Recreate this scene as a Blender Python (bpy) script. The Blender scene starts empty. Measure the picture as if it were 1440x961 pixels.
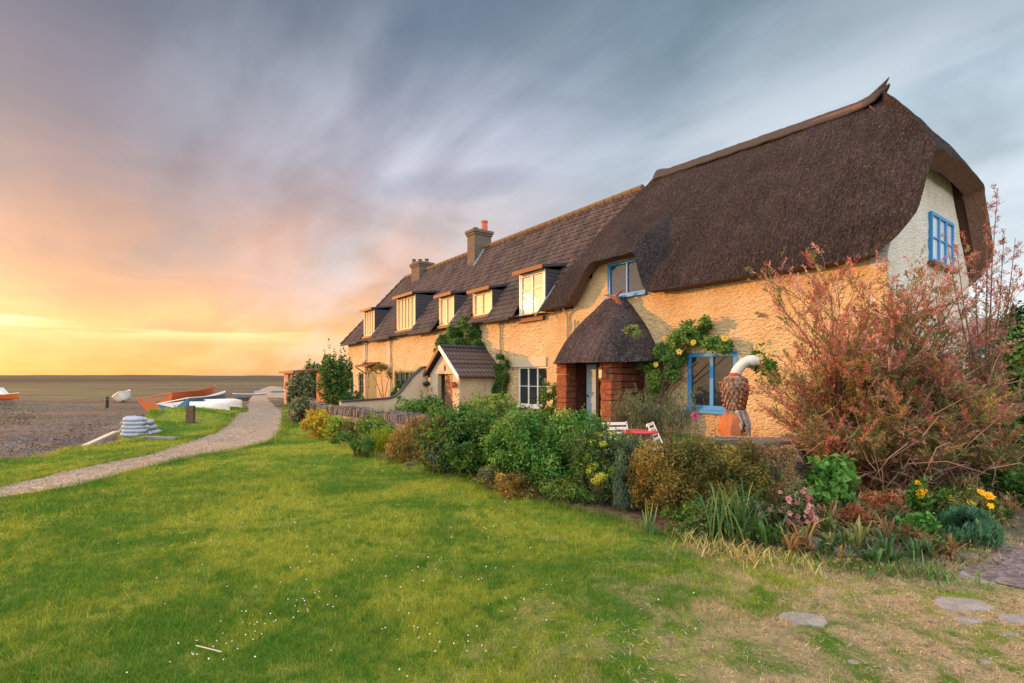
import bpy, math, random
import numpy as np
from mathutils import Vector, geometry
R = math.radians
rng = np.random.default_rng(7)
random.seed(7)
scene = bpy.context.scene
COL = scene.collection

# ------------------------------------------------------------------ camera
F, CX, HY, EYE = 714.0, 720.0, 531.0, 1.6
cam_d = bpy.data.cameras.new('camera')
cam_d.sensor_width = 36; cam_d.lens = 36 * F / 1440
cam_d.shift_y = (HY - 480.5) / 1440
cam_d.clip_start = 0.05; cam_d.clip_end = 9000
cam = bpy.data.objects.new('camera', cam_d); COL.objects.link(cam)
cam.location = (0, 0, EYE); cam.rotation_euler = (R(90), 0, 0)
scene.camera = cam

# ------------------------------------------------------------------ light and sky
SUN_AZ = math.atan2(0.29, -0.957)
SUN_EL = R(8.0)
SUN = Vector((math.cos(SUN_AZ) * math.cos(SUN_EL), math.sin(SUN_AZ) * math.cos(SUN_EL), math.sin(SUN_EL)))
sd = bpy.data.lights.new('sun', 'SUN'); sd.energy = 5.0; sd.angle = R(0.6); sd.color = (1.0, 0.40, 0.085)
so = bpy.data.objects.new('sun', sd); COL.objects.link(so)
so.rotation_euler = SUN.to_track_quat('Z', 'Y').to_euler()
scene.view_settings.view_transform = 'Standard'; scene.view_settings.look = 'None'
scene.view_settings.exposure = 0.22; scene.view_settings.gamma = 1.0
scene.view_settings.use_curve_mapping = False


def srgb(r, g, b, k=1.0):
    def f(c):
        c /= 255.0
        return (c / 12.92 if c <= 0.04045 else ((c + 0.055) / 1.055) ** 2.4) * k
    return (f(r), f(g), f(b), 1.0)


class NT:
    """small helper for node trees"""
    def __init__(s, tree): s.t = tree; s.n = tree.nodes; s.l = tree.links
    def new(s, kind, **kw):
        n = s.n.new(kind)
        for k, v in kw.items(): setattr(n, k, v)
        return n
    def put(s, sock, v):
        if isinstance(v, bpy.types.NodeSocket): s.l.new(v, sock)
        else: sock.default_value = v
    def math(s, op, a, b=None, c=None, clamp=False):
        n = s.new('ShaderNodeMath', operation=op, use_clamp=clamp)
        s.put(n.inputs[0], a)
        if b is not None: s.put(n.inputs[1], b)
        if c is not None: s.put(n.inputs[2], c)
        return n.outputs[0]
    def vmath(s, op, a, b=None):
        n = s.new('ShaderNodeVectorMath', operation=op)
        s.put(n.inputs[0], a)
        if b is not None: s.put(n.inputs[1], b)
        return n.outputs[1] if op in ('DOT_PRODUCT', 'LENGTH') else n.outputs[0]
    def ramp(s, fac, stops, interp='LINEAR'):
        n = s.new('ShaderNodeValToRGB'); n.color_ramp.interpolation = interp
        e = n.color_ramp.elements
        while len(e) < len(stops): e.new(0.5)
        for el, (p, c) in zip(e, stops):
            el.position = p; el.color = c if hasattr(c, '__len__') else (c, c, c, 1)
        s.put(n.inputs[0], fac); return n.outputs[0]
    def mix(s, fac, a, b, blend='MIX'):
        n = s.new('ShaderNodeMix', data_type='RGBA', blend_type=blend)
        s.put(n.inputs[0], fac); s.put(n.inputs[6], a); s.put(n.inputs[7], b)
        return n.outputs[2]
    def smooth(s, x, lo, hi):
        n = s.new('ShaderNodeMapRange', interpolation_type='SMOOTHSTEP', clamp=True)
        s.put(n.inputs[0], x); s.put(n.inputs[1], lo); s.put(n.inputs[2], hi)
        return n.outputs[0]
    def noise(s, vec, scale, detail=4, rough=0.55, dist=0.0, out=0):
        n = s.new('ShaderNodeTexNoise'); s.put(n.inputs['Vector'], vec)
        n.inputs['Scale'].default_value = scale; n.inputs['Detail'].default_value = detail
        n.inputs['Roughness'].default_value = rough; n.inputs['Distortion'].default_value = dist
        return n.outputs[out]
    def voro(s, vec, scale, feature='F1', out=0, rand=1.0):
        n = s.new('ShaderNodeTexVoronoi', feature=feature); s.put(n.inputs['Vector'], vec)
        n.inputs['Scale'].default_value = scale; n.inputs['Randomness'].default_value = rand
        return n.outputs[out]
    def scale(s, vec, v):
        n = s.new('ShaderNodeMapping'); s.put(n.inputs[0], vec); n.inputs['Scale'].default_value = v
        return n.outputs[0]


world = bpy.data.worlds.new('World'); scene.world = world; world.use_nodes = True
w = NT(world.node_tree); w.n.clear()
geo = w.new('ShaderNodeNewGeometry')
D = w.vmath('NORMALIZE', w.new('ShaderNodeTexCoord').outputs['Generated'])
sep = w.new('ShaderNodeSeparateXYZ'); w.l.new(D, sep.inputs[0])
dx, dy, dz = sep.outputs
# wispy high cloud, laid out on a flat layer above the place, drawn out along the wind
inv = w.math('DIVIDE', 1.0, w.math('ADD', w.math('MAXIMUM', dz, 0.0), 0.22))
cmb = w.new('ShaderNodeCombineXYZ')
w.put(cmb.inputs[0], w.math('MULTIPLY', dx, inv)); w.put(cmb.inputs[1], w.math('MULTIPLY', dy, inv))
rot0 = w.new('ShaderNodeMapping'); w.put(rot0.inputs[0], cmb.outputs[0]); rot0.inputs['Rotation'].default_value = (0, 0, R(-128))
rot = w.new('ShaderNodeMapping'); w.put(rot.inputs[0], rot0.outputs[0]); rot.inputs['Scale'].default_value = (0.38, 1.15, 1)
n1 = w.noise(rot.outputs[0], 1.5, 5, 0.48, 0.25)
n2 = w.noise(rot.outputs[0], 2.6, 6, 0.52, 0.35)
n3 = w.noise(cmb.outputs[0], 1.9, 6, 0.55, 0.6)
warp = w.math('MULTIPLY_ADD', w.math('SUBTRACT', n1, 0.5), 0.26, dz)
dh = w.math('ADD', w.math('MULTIPLY', dx, -0.933), w.math('MULTIPLY', dy, 0.36))
S = srgb
left = w.ramp(warp, [(0.0, S(236, 148, 80)), (0.04, S(246, 162, 84)), (0.10, S(255, 166, 66)), (0.17, S(240, 142, 58)),
                     (0.22, S(212, 136, 82)), (0.28, S(170, 120, 100)), (0.36, S(134, 106, 108)), (0.50, S(96, 88, 98)), (0.7, S(88, 92, 104))])
mid = w.ramp(warp, [(0.0, S(246, 176, 116)), (0.08, S(242, 182, 132)), (0.16, S(228, 190, 172)), (0.25, S(212, 194, 192)),
                    (0.36, S(198, 194, 208)), (0.47, S(150, 154, 174)), (0.56, S(98, 112, 130)), (0.75, S(98, 110, 126))])
right = w.ramp(warp, [(0.0, S(236, 238, 240)), (0.12, S(226, 232, 238)), (0.26, S(200, 212, 220)), (0.38, S(182, 198, 208)),
                      (0.52, S(124, 146, 158)), (0.75, S(104, 120, 134))])
c1 = w.mix(w.smooth(dh, 0.84, 0.30), left, mid)
c2 = w.mix(w.smooth(dh, 0.50, -0.10), c1, right)
amp = w.math('MULTIPLY_ADD', w.math('SUBTRACT', n2, 0.5), 0.55, 1.0)
amp2 = w.math('MULTIPLY_ADD', w.math('SUBTRACT', n3, 0.5), 0.95, 0.90)
cl = w.mix(1.0, c2, w.math('MULTIPLY', amp, amp2), 'MULTIPLY')
# pale veil of cloud over the middle and right of the view
veil = w.math('MULTIPLY', w.smooth(w.math('ADD', n1, w.math('MULTIPLY', w.math('SUBTRACT', n2, 0.5), 0.5)), 0.40, 0.64),
              w.math('MULTIPLY', w.smooth(dz, 0.66, 0.40), w.smooth(dh, 0.88, 0.50)))
cl = w.mix(w.math('MULTIPLY', veil, 0.50), cl, S(226, 228, 236))
# pale bright streak low over the sea and one dark lens-shaped cloud
st = w.noise(w.scale(D, (2.2, 2.2, 30)), 1.2, 5, 0.6)
streak = w.math('MULTIPLY', w.smooth(w.math('ABSOLUTE', w.math('SUBTRACT', dz, 0.083)), 0.03, 0.0),
                w.math('MULTIPLY', w.smooth(st, 0.46, 0.62), w.smooth(dh, 0.55, 0.85)))
cl = w.mix(w.math('MULTIPLY', streak, 0.85), cl, S(255, 228, 150, 1.1))
dc = Vector((-0.125, 1, 0.378)).normalized()
v1 = w.vmath('SUBTRACT', D, tuple(dc))
sp = w.new('ShaderNodeSeparateXYZ'); w.l.new(v1, sp.inputs[0])
ex = w.math('DIVIDE', sp.outputs[0], 0.16)
ez = w.math('DIVIDE', w.math('SUBTRACT', sp.outputs[2], w.math('MULTIPLY', sp.outputs[0], 0.10)), 0.034)
rr = w.math('ADD', w.math('MULTIPLY', ex, ex), w.math('MULTIPLY', ez, ez))
rr = w.math('ADD', rr, w.math('MULTIPLY', w.math('SUBTRACT', n2, 0.5), 2.6))
cl = w.mix(w.math('MULTIPLY', w.smooth(rr, 1.3, 0.1), 0.5), cl, S(140, 138, 158))
# glow round the sun (outside the picture, to the left)
ds = w.vmath('DOT_PRODUCT', D, tuple(SUN))
glow = w.math('POWER', w.math('MAXIMUM', ds, 0.0), 48.0)
gcol = w.mix(1.0, (1.0, 0.46, 0.16, 1), w.math('MULTIPLY', glow, 0.9), 'MULTIPLY')
cl = w.mix(1.0, cl, gcol, 'ADD')
# added fill: sky brightened behind the camera and overhead to light the lawn
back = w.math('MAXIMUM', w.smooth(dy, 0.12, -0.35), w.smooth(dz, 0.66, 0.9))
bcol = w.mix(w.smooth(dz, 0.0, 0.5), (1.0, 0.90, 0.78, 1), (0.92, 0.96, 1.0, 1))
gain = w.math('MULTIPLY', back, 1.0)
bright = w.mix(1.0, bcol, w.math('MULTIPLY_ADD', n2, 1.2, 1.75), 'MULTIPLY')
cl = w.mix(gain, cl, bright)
cl = w.mix(w.smooth(dz, 0.0, -0.05), cl, (0.12, 0.10, 0.08, 1))
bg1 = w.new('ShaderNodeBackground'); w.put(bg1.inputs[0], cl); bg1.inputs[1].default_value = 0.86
sky = w.new('ShaderNodeTexSky', sky_type='NISHITA'); sky.sun_disc = False
sky.sun_elevation = SUN_EL; sky.sun_rotation = math.atan2(SUN.x, SUN.y)
bg2 = w.new('ShaderNodeBackground'); w.put(bg2.inputs[0], sky.outputs[0]); bg2.inputs[1].default_value = 0.05
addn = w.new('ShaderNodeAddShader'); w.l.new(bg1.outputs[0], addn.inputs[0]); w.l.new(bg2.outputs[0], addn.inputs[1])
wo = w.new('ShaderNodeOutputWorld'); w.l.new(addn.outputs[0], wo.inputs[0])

# ------------------------------------------------------------------ frames of reference
O2 = np.array([7.4, 10.0]); SV = np.array([-.5887, .8084]); TV = np.array([.8084, .5887])
HROT = math.atan2(.5887, .8084)
def W(t, s, z=0.0):                       # house coordinates (depth into house, along facade, up) -> world
    p = O2 + t * TV + s * SV
    return Vector((p[0], p[1], z))
def G(px, py, z=0.0):                     # where the sight line of a photo pixel meets height z
    Y = (EYE - z) * F / (py - HY)
    return Vector(((px - CX) / F * Y, Y, z))
def at(px, py, Y): return Vector(((px - CX) / F * Y, Y, EYE + (HY - py) * Y / F))

def vnoise(x, y, z=0.0, seed=0):
    x, y, z = np.broadcast_arrays(np.asarray(x, float), np.asarray(y, float), np.asarray(z, float))
    xi, yi, zi = np.floor(x).astype(np.int64), np.floor(y).astype(np.int64), np.floor(z).astype(np.int64)
    fx, fy, fz = x - xi, y - yi, z - zi
    fx, fy, fz = [q * q * (3 - 2 * q) for q in (fx, fy, fz)]
    def h(a, b, c):
        n = (a * 374761393 + b * 668265263 + c * 2147483647 + seed * 974711) & 0xFFFFFFFF
        n = ((n ^ (n >> 13)) * 1274126177) & 0xFFFFFFFF
        return ((n ^ (n >> 16)) & 0xFFFF) / 65535.0
    r = 0
    for a in (0, 1):
        for b in (0, 1):
            for c in (0, 1):
                r = r + h(xi + a, yi + b, zi + c) * (fx if a else 1 - fx) * (fy if b else 1 - fy) * (fz if c else 1 - fz)
    return r
def fbm(x, y, z=0.0, seed=0, o=3):
    r, a, tot = 0, 1.0, 0
    for i in range(o):
        r = r + a * vnoise(x * 2 ** i, y * 2 ** i, z * 2 ** i, seed + i); tot += a; a *= .5
    return r / tot

# ------------------------------------------------------------------ objects
def tag(o, label=None, cat=None, group=None, kind=None):
    if label: o['label'] = label
    if cat: o['category'] = cat
    if group: o['group'] = group
    if kind: o['kind'] = kind
    return o
def empty(name, loc=(0, 0, 0), rz=0.0, label=None, cat=None, group=None):
    o = bpy.data.objects.new(name, None); COL.objects.link(o)
    o.empty_display_size = 0.2
    o.location = loc; o.rotation_euler = (0, 0, rz)
    return tag(o, label, cat, group)
def copy_tree(o, parent=None):
    c = o.copy(); COL.objects.link(c); c.parent = parent
    for ch in list(o.children): copy_tree(ch, c)
    return c

class MB:
    def __init__(s): s.v = []; s.f = []; s.c = None
    def add(s, vs, fs):
        k = len(s.v); s.v += [tuple(p) for p in vs]; s.f += [tuple(i + k for i in q) for q in fs]; return s
    def box(s, x0, x1, y0, y1, z0, z1):
        return s.add([(x0, y0, z0), (x1, y0, z0), (x1, y1, z0), (x0, y1, z0), (x0, y0, z1), (x1, y0, z1), (x1, y1, z1), (x0, y1, z1)],
                     [(0, 3, 2, 1), (4, 5, 6, 7), (0, 1, 5, 4), (1, 2, 6, 5), (2, 3, 7, 6), (3, 0, 4, 7)])
    def rbox(s, c, d, rot=0.0, jit=0.0, tilt=(0, 0)):
        cs, sn = math.cos(rot), math.sin(rot); vs = []
        for sx, sy, sz in [(-1, -1, -1), (1, -1, -1), (1, 1, -1), (-1, 1, -1), (-1, -1, 1), (1, -1, 1), (1, 1, 1), (-1, 1, 1)]:
            x, y, z = sx * d[0] / 2, sy * d[1] / 2, sz * d[2] / 2
            x += random.uniform(-jit, jit) * d[0]; y += random.uniform(-jit, jit) * d[1]; z += random.uniform(-jit, jit) * d[2]
            z += x * tilt[0] + y * tilt[1]; x -= z * tilt[0] * .5
            vs.append((c[0] + x * cs - y * sn, c[1] + x * sn + y * cs, c[2] + z))
        return s.add(vs, [(0, 3, 2, 1), (4, 5, 6, 7), (0, 1, 5, 4), (1, 2, 6, 5), (2, 3, 7, 6), (3, 0, 4, 7)])
    def tube(s, pts, rad, n=6, cap=True, ref=None):
        pts = [Vector(p) for p in pts]
        if not hasattr(rad, '__len__'): rad = [rad] * len(pts)
        k = len(s.v); up = Vector((0, 0, 1))
        for i, p in enumerate(pts):
            d = (pts[min(i + 1, len(pts) - 1)] - pts[max(i - 1, 0)])
            if d.length < 1e-9: d = Vector((0, 0, 1))
            d.normalize()
            a = d.cross(Vector(ref) if ref else (up if abs(d.z) < .95 else Vector((1, 0, 0)))).normalized(); b = d.cross(a)
            for j in range(n):
                q = 2 * math.pi * j / n
                s.v.append(tuple(p + (a * math.cos(q) + b * math.sin(q)) * rad[i]))
        for i in range(len(pts) - 1):
            for j in range(n):
                a0 = k + i * n + j; a1 = k + i * n + (j + 1) % n
                s.f.append((a0, a0 + n, a1 + n, a1))
        if cap:
            s.f.append(tuple(k + j for j in range(n))); m = k + (len(pts) - 1) * n
            s.f.append(tuple(m + n - 1 - j for j in range(n)))
        return s
    def lathe(s, c, prof, n=16):
        return s.tube([(c[0], c[1], c[2] + z) for r, z in prof], [max(r, .0005) for r, z in prof], n)
    def grid(s, P, closed=False, flip=False):
        """P: array (m, n, 3)"""
        m, n = P.shape[:2]; k = len(s.v)
        s.v += [tuple(q) for q in P.reshape(-1, 3).tolist()]
        for i in range(m - 1):
            for j in range(n if closed else n - 1):
                a = k + i * n + j; b = k + i * n + (j + 1) % n
                q = (a, b, b + n, a + n); s.f.append(q[::-1] if flip else q)
        return s
    def off(s, t=0, y=0, z=0):
        s.v = [(a + t, b + y, c + z) for a, b, c in s.v]; return s
    def build(s, name, mat, parent=None, smooth=False, bevel=0.0, weld=False, sharp=35):
        me = bpy.data.meshes.new(name); me.from_pydata(s.v, [], s.f)
        if weld:
            import bmesh
            bm = bmesh.new(); bm.from_mesh(me); bmesh.ops.remove_doubles(bm, verts=bm.verts, dist=1e-4)
            bmesh.ops.recalc_face_normals(bm, faces=bm.faces); bm.to_mesh(me); bm.free()
        me.materials.append(mat); me.update()
        if smooth:
            me.polygons.foreach_set('use_smooth', [True] * len(me.polygons)); me.set_sharp_from_angle(angle=R(sharp))
        o = bpy.data.objects.new(name, me); COL.objects.link(o); o.parent = parent
        if bevel:
            m = o.modifiers.new('bevel', 'BEVEL'); m.width = bevel; m.segments = 2; m.limit_method = 'ANGLE'
        return o

def np_mesh(name, V, nper, mat, cols=None, parent=None, smooth=False):
    """V: (k*nper, 3) loose polygons with nper corners each"""
    me = bpy.data.meshes.new(name); nv = len(V); nf = nv // nper
    me.vertices.add(nv); me.vertices.foreach_set('co', np.ascontiguousarray(V, dtype=np.float32).ravel())
    me.loops.add(nv); me.loops.foreach_set('vertex_index', np.arange(nv, dtype=np.int32))
    me.polygons.add(nf); me.polygons.foreach_set('loop_start', np.arange(0, nv, nper, dtype=np.int32))
    me.polygons.foreach_set('loop_total', np.full(nf, nper, dtype=np.int32))
    if cols is not None:
        a = me.color_attributes.new('col', 'FLOAT_COLOR', 'POINT')
        c = np.ones((nv, 4), dtype=np.float32); c[:, :3] = np.repeat(cols, nper, axis=0)
        a.data.foreach_set('color', c.ravel())
    me.materials.append(mat); me.update(calc_edges=True)
    o = bpy.data.objects.new(name, me); COL.objects.link(o); o.parent = parent
    return o

# ------------------------------------------------------------------ materials
MATS = {}
def mat(name, fn, **kw):
    if name in MATS: return MATS[name]
    m = bpy.data.materials.new(name); m.use_nodes = True
    t = NT(m.node_tree); b = t.n['Principled BSDF']
    fn(t, b, **kw); MATS[name] = m; return m
def bump(t, b, h, strength=0.5, dist=0.02):
    n = t.new('ShaderNodeBump'); n.inputs['Strength'].default_value = strength; n.inputs['Distance'].default_value = dist
    t.put(n.inputs['Height'], h); t.l.new(n.outputs[0], b.inputs['Normal'])
def obj(t): return t.new('ShaderNodeTexCoord').outputs['Object']
def pos(t): return t.new('ShaderNodeNewGeometry').outputs['Position']

def plain(name, c, rough=.6, var=.25, scale=9.0, spec=.3, bmp=.15, metal=0.0):
    def fn(t, b):
        n = t.noise(obj(t), scale, 5, .6)
        k = t.math('MULTIPLY_ADD', t.math('SUBTRACT', n, .5), var * 2.4, 1.0)
        t.put(b.inputs['Base Color'], t.mix(1.0, (*c, 1), k, 'MULTIPLY'))
        b.inputs['Roughness'].default_value = rough; b.inputs['Specular IOR Level'].default_value = spec
        b.inputs['Metallic'].default_value = metal
        if bmp: bump(t, b, t.noise(obj(t), scale * 5, 4, .6), bmp, .01)
    return mat(name, fn)

def f_wall(t, b, c=(.70, .505, .275), d=(.48, .32, .18), st=.85, sc=(5.5, 5.5, 12.5), sk=.42):
    o = obj(t)
    v = t.scale(o, sc)
    wv = t.vmath('ADD', v, t.mix(1.0, t.noise(v, .8, 4, .6, out=1), (1.5, 1.5, 1.5, 1), 'MULTIPLY'))
    e = t.voro(wv, 1.0, 'DISTANCE_TO_EDGE'); e2 = t.math('ADD', t.math('MULTIPLY', t.smooth(e, 0.0, .30), .55), t.math('MULTIPLY', t.noise(v, 1.3, 6, .65, .4), 2.2))
    fine = t.noise(o, 26, 5, .62); big = t.noise(o, .9, 4, .6)
    k = t.mix(t.smooth(big, .38, .66), (*c, 1), (c[0] * .90, c[1] * .84, c[2] * .76, 1))
    stain = t.noise(t.scale(o, (3, 3, .7)), 1.3, 6, .65)
    k = t.mix(t.math('MULTIPLY', t.smooth(stain, .55, .78), .45), k, (*d, 1))
    spk = t.noise(t.scale(o, (1, 1, 1.8)), 13, 5, .7)
    k = t.mix(t.math('MULTIPLY', t.smooth(spk, .53, .70), sk), k, (d[0] * .62, d[1] * .58, d[2] * .55, 1))
    wall_xyz = t.new('ShaderNodeSeparateXYZ'); t.put(wall_xyz.inputs[0], o)
    foot = t.smooth(t.math('ADD', wall_xyz.outputs[2], t.math('MULTIPLY', stain, 1.2)), 1.25, .55)
    k = t.mix(t.math('MULTIPLY', foot, .45), k, (d[0] * .6, d[1] * .62, d[2] * .6, 1))  # wall tone gets darker towards the foot
    t.put(b.inputs['Base Color'], k); b.inputs['Roughness'].default_value = .9
    b.inputs['Specular IOR Level'].default_value = .15
    bump(t, b, t.math('ADD', t.math('MULTIPLY', e2, 1.0), t.math('MULTIPLY', fine, .6)), st, .060)
    
M_wall = mat('painted_rubble', f_wall)
M_wall_t = mat('painted_rubble_terrace', f_wall, sc=(3.4, 3.4, 7.0), sk=.70, st=1.0, c=(.71, .52, .29))
M_gable = mat('painted_rubble_gable', f_wall, c=(.68, .65, .60), d=(.44, .40, .35), st=.7)  # same paint, whitened in colour for the bluer light on the gable
M_smooth = mat('smooth_render', f_wall, c=(.52, .42, .29), d=(.36, .28, .20), st=.12)

def f_thatch(t, b, g_=1.0):
    o = obj(t)
    a = t.noise(t.scale(o, (5, 16, 3.2)), 2.0, 6, .75)
    g = t.voro(t.scale(o, (1.4, 2.4, 1.4)), 19.0)
    big = t.noise(o, .55, 6, .68, .5); sp = t.noise(t.scale(o, (1, 1.5, .7)), 21, 4, .75)
    k = t.mix(t.smooth(a, .30, .72), (.015, .011, .012, 1), (.070, .057, .058, 1))
    k = t.mix(1.0, k, t.math('MULTIPLY_ADD', big, 2.2, -.15), 'MULTIPLY')
    k = t.mix(t.math('MULTIPLY', t.smooth(sp, .54, .68), .7), k, (.22, .155, .12, 1))
    moss = t.noise(o, 2.1, 5, .65)
    comb = t.noise(t.scale(o, (.5, 5.5, .35)), 3.0, 5, .6)
    k = t.mix(1.0, k, t.math('MULTIPLY_ADD', comb, 1.5, .25), 'MULTIPLY')
    k = t.mix(t.math('MULTIPLY', t.smooth(moss, .60, .76), .22), k, (.10, .085, .04, 1))
    if g_ != 1.0: k = t.mix(1.0, k, (g_, g_, g_ * 1.02, 1), 'MULTIPLY')
    t.put(b.inputs['Base Color'], k); b.inputs['Roughness'].default_value = .95
    b.inputs['Specular IOR Level'].default_value = .08
    bump(t, b, t.math('ADD', t.math('MULTIPLY', a, 1.1), t.math('MULTIPLY', g, .7)), 1.0, .07)
M_thatch = mat('thatch', f_thatch)
M_thatch2 = mat('porch_thatch', f_thatch, g_=1.65)
def f_thcut(t, b):
    o = obj(t)
    a = t.noise(o, 30, 5, .7)
    k = t.mix(t.smooth(a, .3, .7), (.07, .035, .024, 1), (.20, .105, .068, 1))
    t.put(b.inputs['Base Color'], k); b.inputs['Roughness'].default_value = .95
    bump(t, b, a, .8, .04)
M_thcut = mat('thatch_cut', f_thcut)

def f_tile(t, b):
    o = obj(t)
    sc = t.scale(o, (1, 4.0, 3.3)); ce = t.new('ShaderNodeVectorMath', operation='FLOOR'); t.put(ce.inputs[0], t.scale(o, (.01, 4.0, 2.45)))
    wn = t.new('ShaderNodeTexWhiteNoise', noise_dimensions='3D'); t.put(wn.inputs[0], ce.outputs[0])
    big = t.noise(o, .7, 5, .65)
    k = t.mix(wn.outputs[0], (.055, .036, .034, 1), (.12, .074, .062, 1))
    k = t.mix(t.math('MULTIPLY', t.smooth(big, .45, .7), .5), k, (.10, .082, .045, 1))
    sp = t.noise(o, 22, 4, .7)
    k = t.mix(t.math('MULTIPLY', t.smooth(sp, .58, .7), .4), k, (.22, .18, .13, 1))
    t.put(b.inputs['Base Color'], k); b.inputs['Roughness'].default_value = .85
    b.inputs['Specular IOR Level'].default_value = .2
    bump(t, b, sp, .4, .02)
M_tile = mat('pantile', f_tile)

def f_brick(t, b, c1=(.42, .10, .045), c2=(.26, .07, .04), m=(.16, .12, .10), sc=1.0):
    o = obj(t)
    # bricks wrap both visible directions
    s2 = t.new('ShaderNodeSeparateXYZ'); t.put(s2.inputs[0], o)
    cb = t.new('ShaderNodeCombineXYZ'); t.put(cb.inputs[0], t.math('ADD', s2.outputs[0], s2.outputs[1])); t.put(cb.inputs[1], s2.outputs[2])
    n = t.new('ShaderNodeTexBrick'); t.put(n.inputs[0], cb.outputs[0]); n.inputs['Scale'].default_value = sc
    n.inputs['Color1'].default_value = (*c1, 1); n.inputs['Color2'].default_value = (*c2, 1); n.inputs['Mortar'].default_value = (*m, 1)
    n.inputs['Brick Width'].default_value = .23; n.inputs['Row Height'].default_value = .085; n.inputs['Mortar Size'].default_value = .012
    t.put(b.inputs['Base Color'], t.mix(1.0, n.outputs[0], t.math('MULTIPLY_ADD', t.noise(o, 14, 4), 1.0, .5), 'MULTIPLY'))
    b.inputs['Roughness'].default_value = .9
    bump(t, b, t.math('ADD', t.math('MULTIPLY', n.outputs[1], -1.0), t.noise(o, 30, 4)), .7, .02)
M_brick = mat('brick', f_brick)
M_chim = mat('chimney_brick', f_brick, c1=(.13, .085, .05), c2=(.07, .055, .045), m=(.15, .13, .11))
M_pinkbrick = mat('pink_brick', f_brick, c1=(.55, .24, .15), c2=(.42, .17, .10), m=(.45, .33, .25), sc=.6)

def f_stone(t, b, c1=(.075, .058, .05), c2=(.19, .145, .12)):
    o = obj(t)
    r = t.new('ShaderNodeNewGeometry').outputs['Random Per Island']
    n = t.noise(o, 7, 6, .65)
    k = t.mix(r, (*c1, 1), (*c2, 1)); k = t.mix(1.0, k, t.math('MULTIPLY_ADD', n, 1.5, .3), 'MULTIPLY')
    li = t.noise(o, 17, 4, .6)
    k = t.mix(t.math('MULTIPLY', t.smooth(li, .58, .7), .5), k, (.30, .29, .22, 1))
    t.put(b.inputs['Base Color'], k); b.inputs['Roughness'].default_value = .9
    bump(t, b, t.noise(o, 20, 6, .7), .7, .03)
M_stone = mat('wall_stone', f_stone)
M_slab = mat('flag_stone', f_stone, c1=(.20, .17, .165), c2=(.27, .235, .22))

M_blue = plain('blue_paint', (.035, .23, .52), .45, .12, bmp=.05)
M_paleblue = plain('pale_blue_paint', (.20, .29, .34), .5, .12)
M_white = plain('white_paint', (.74, .70, .64), .45, .08, bmp=.04)
M_cream = plain('cream_frame', (.62, .47, .27), .5, .12, bmp=.05)
M_green = plain('green_paint', (.035, .11, .075), .5, .15)
M_redbrown = plain('red_brown_timber', (.15, .055, .030), .6, .25)
M_door = plain('brown_door', (.17, .075, .04), .5, .2)
M_slate = plain('dark_slate', (.045, .042, .05), .7, .3)
M_dark = plain('dark_interior', (.012, .010, .010), .9, .1, bmp=0)  # near-black; on the interior panels it stands for shade
M_lead = plain('lead_flashing', (.20, .24, .27), .55, .2)
M_pot = plain('terracotta', (.50, .12, .055), .7, .25)
M_pipe = plain('painted_pipe', (.42, .31, .20), .6, .15)
M_iron = plain('dark_iron', (.03, .025, .022), .6, .2)
M_tim = plain('grey_timber', (.20, .165, .14), .85, .3, 6)
M_sack = plain('sack_fabric', (.33, .34, .41), .8, .12)
M_redtop = plain('red_enamel', (.52, .045, .045), .4, .1)
M_curt = plain('net_curtain', (.40, .36, .30), .9, .15)

def f_glass(t, b, refl=.35, body=(.02, .02, .02), lwk=.6):
    gl = t.new('ShaderNodeBsdfGlossy'); gl.inputs['Roughness'].default_value = .03
    n = t.new('ShaderNodeBump'); n.inputs['Strength'].default_value = .12; n.inputs['Distance'].default_value = .05
    t.put(n.inputs['Height'], t.noise(obj(t), 2.5, 2)); t.l.new(n.outputs[0], gl.inputs['Normal'])
    df = t.new('ShaderNodeBsdfDiffuse'); df.inputs[0].default_value = (*body, 1)
    mx = t.new('ShaderNodeMixShader')
    lw = t.new('ShaderNodeLayerWeight'); lw.inputs[0].default_value = .35
    t.put(mx.inputs[0], t.math('MULTIPLY_ADD', lw.outputs[0], lwk, refl, clamp=True))
    t.l.new(df.outputs[0], mx.inputs[1]); t.l.new(gl.outputs[0], mx.inputs[2])
    t.l.new(mx.outputs[0], t.n['Material Output'].inputs[0])
M_glass = mat('window_glass', f_glass, refl=.12, lwk=.45)
M_netglass = mat('window_glass_with_net', f_glass, refl=.12, body=(.55, .56, .58))
M_goldglass = mat('window_glass_gold_reflection', f_glass, refl=.34, body=(.30, .22, .12))  # sunset reflection in the dormer panes painted as a gold body colour
M_dimglass = mat('window_glass_dim', f_glass, refl=.05, body=(.02, .026, .028), lwk=.08)

def f_leaf(t, b, trans=.20, rough=.55):
    at_ = t.new('ShaderNodeAttribute', attribute_name='col')
    t.put(b.inputs['Base Color'], at_.outputs[0]); b.inputs['Roughness'].default_value = rough
    b.inputs['Specular IOR Level'].default_value = .22
    tr = t.new('ShaderNodeBsdfTranslucent'); t.put(tr.inputs[0], t.mix(1.0, at_.outputs[0], (1.25, 1.3, .7, 1), 'MULTIPLY'))
    mx = t.new('ShaderNodeMixShader'); mx.inputs[0].default_value = trans
    t.l.new(b.outputs[0], mx.inputs[1]); t.l.new(tr.outputs[0], mx.inputs[2])
    t.l.new(mx.outputs[0], t.n['Material Output'].inputs[0])
M_leaf = mat('leaf', f_leaf)
M_petal = mat('petal', f_leaf, trans=.2, rough=.6)
M_bark = plain('bark', (.14, .075, .05), .9, .4, 20)
M_twig = plain('bare_twig', (.25, .155, .105), .9, .35, 20)

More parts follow.
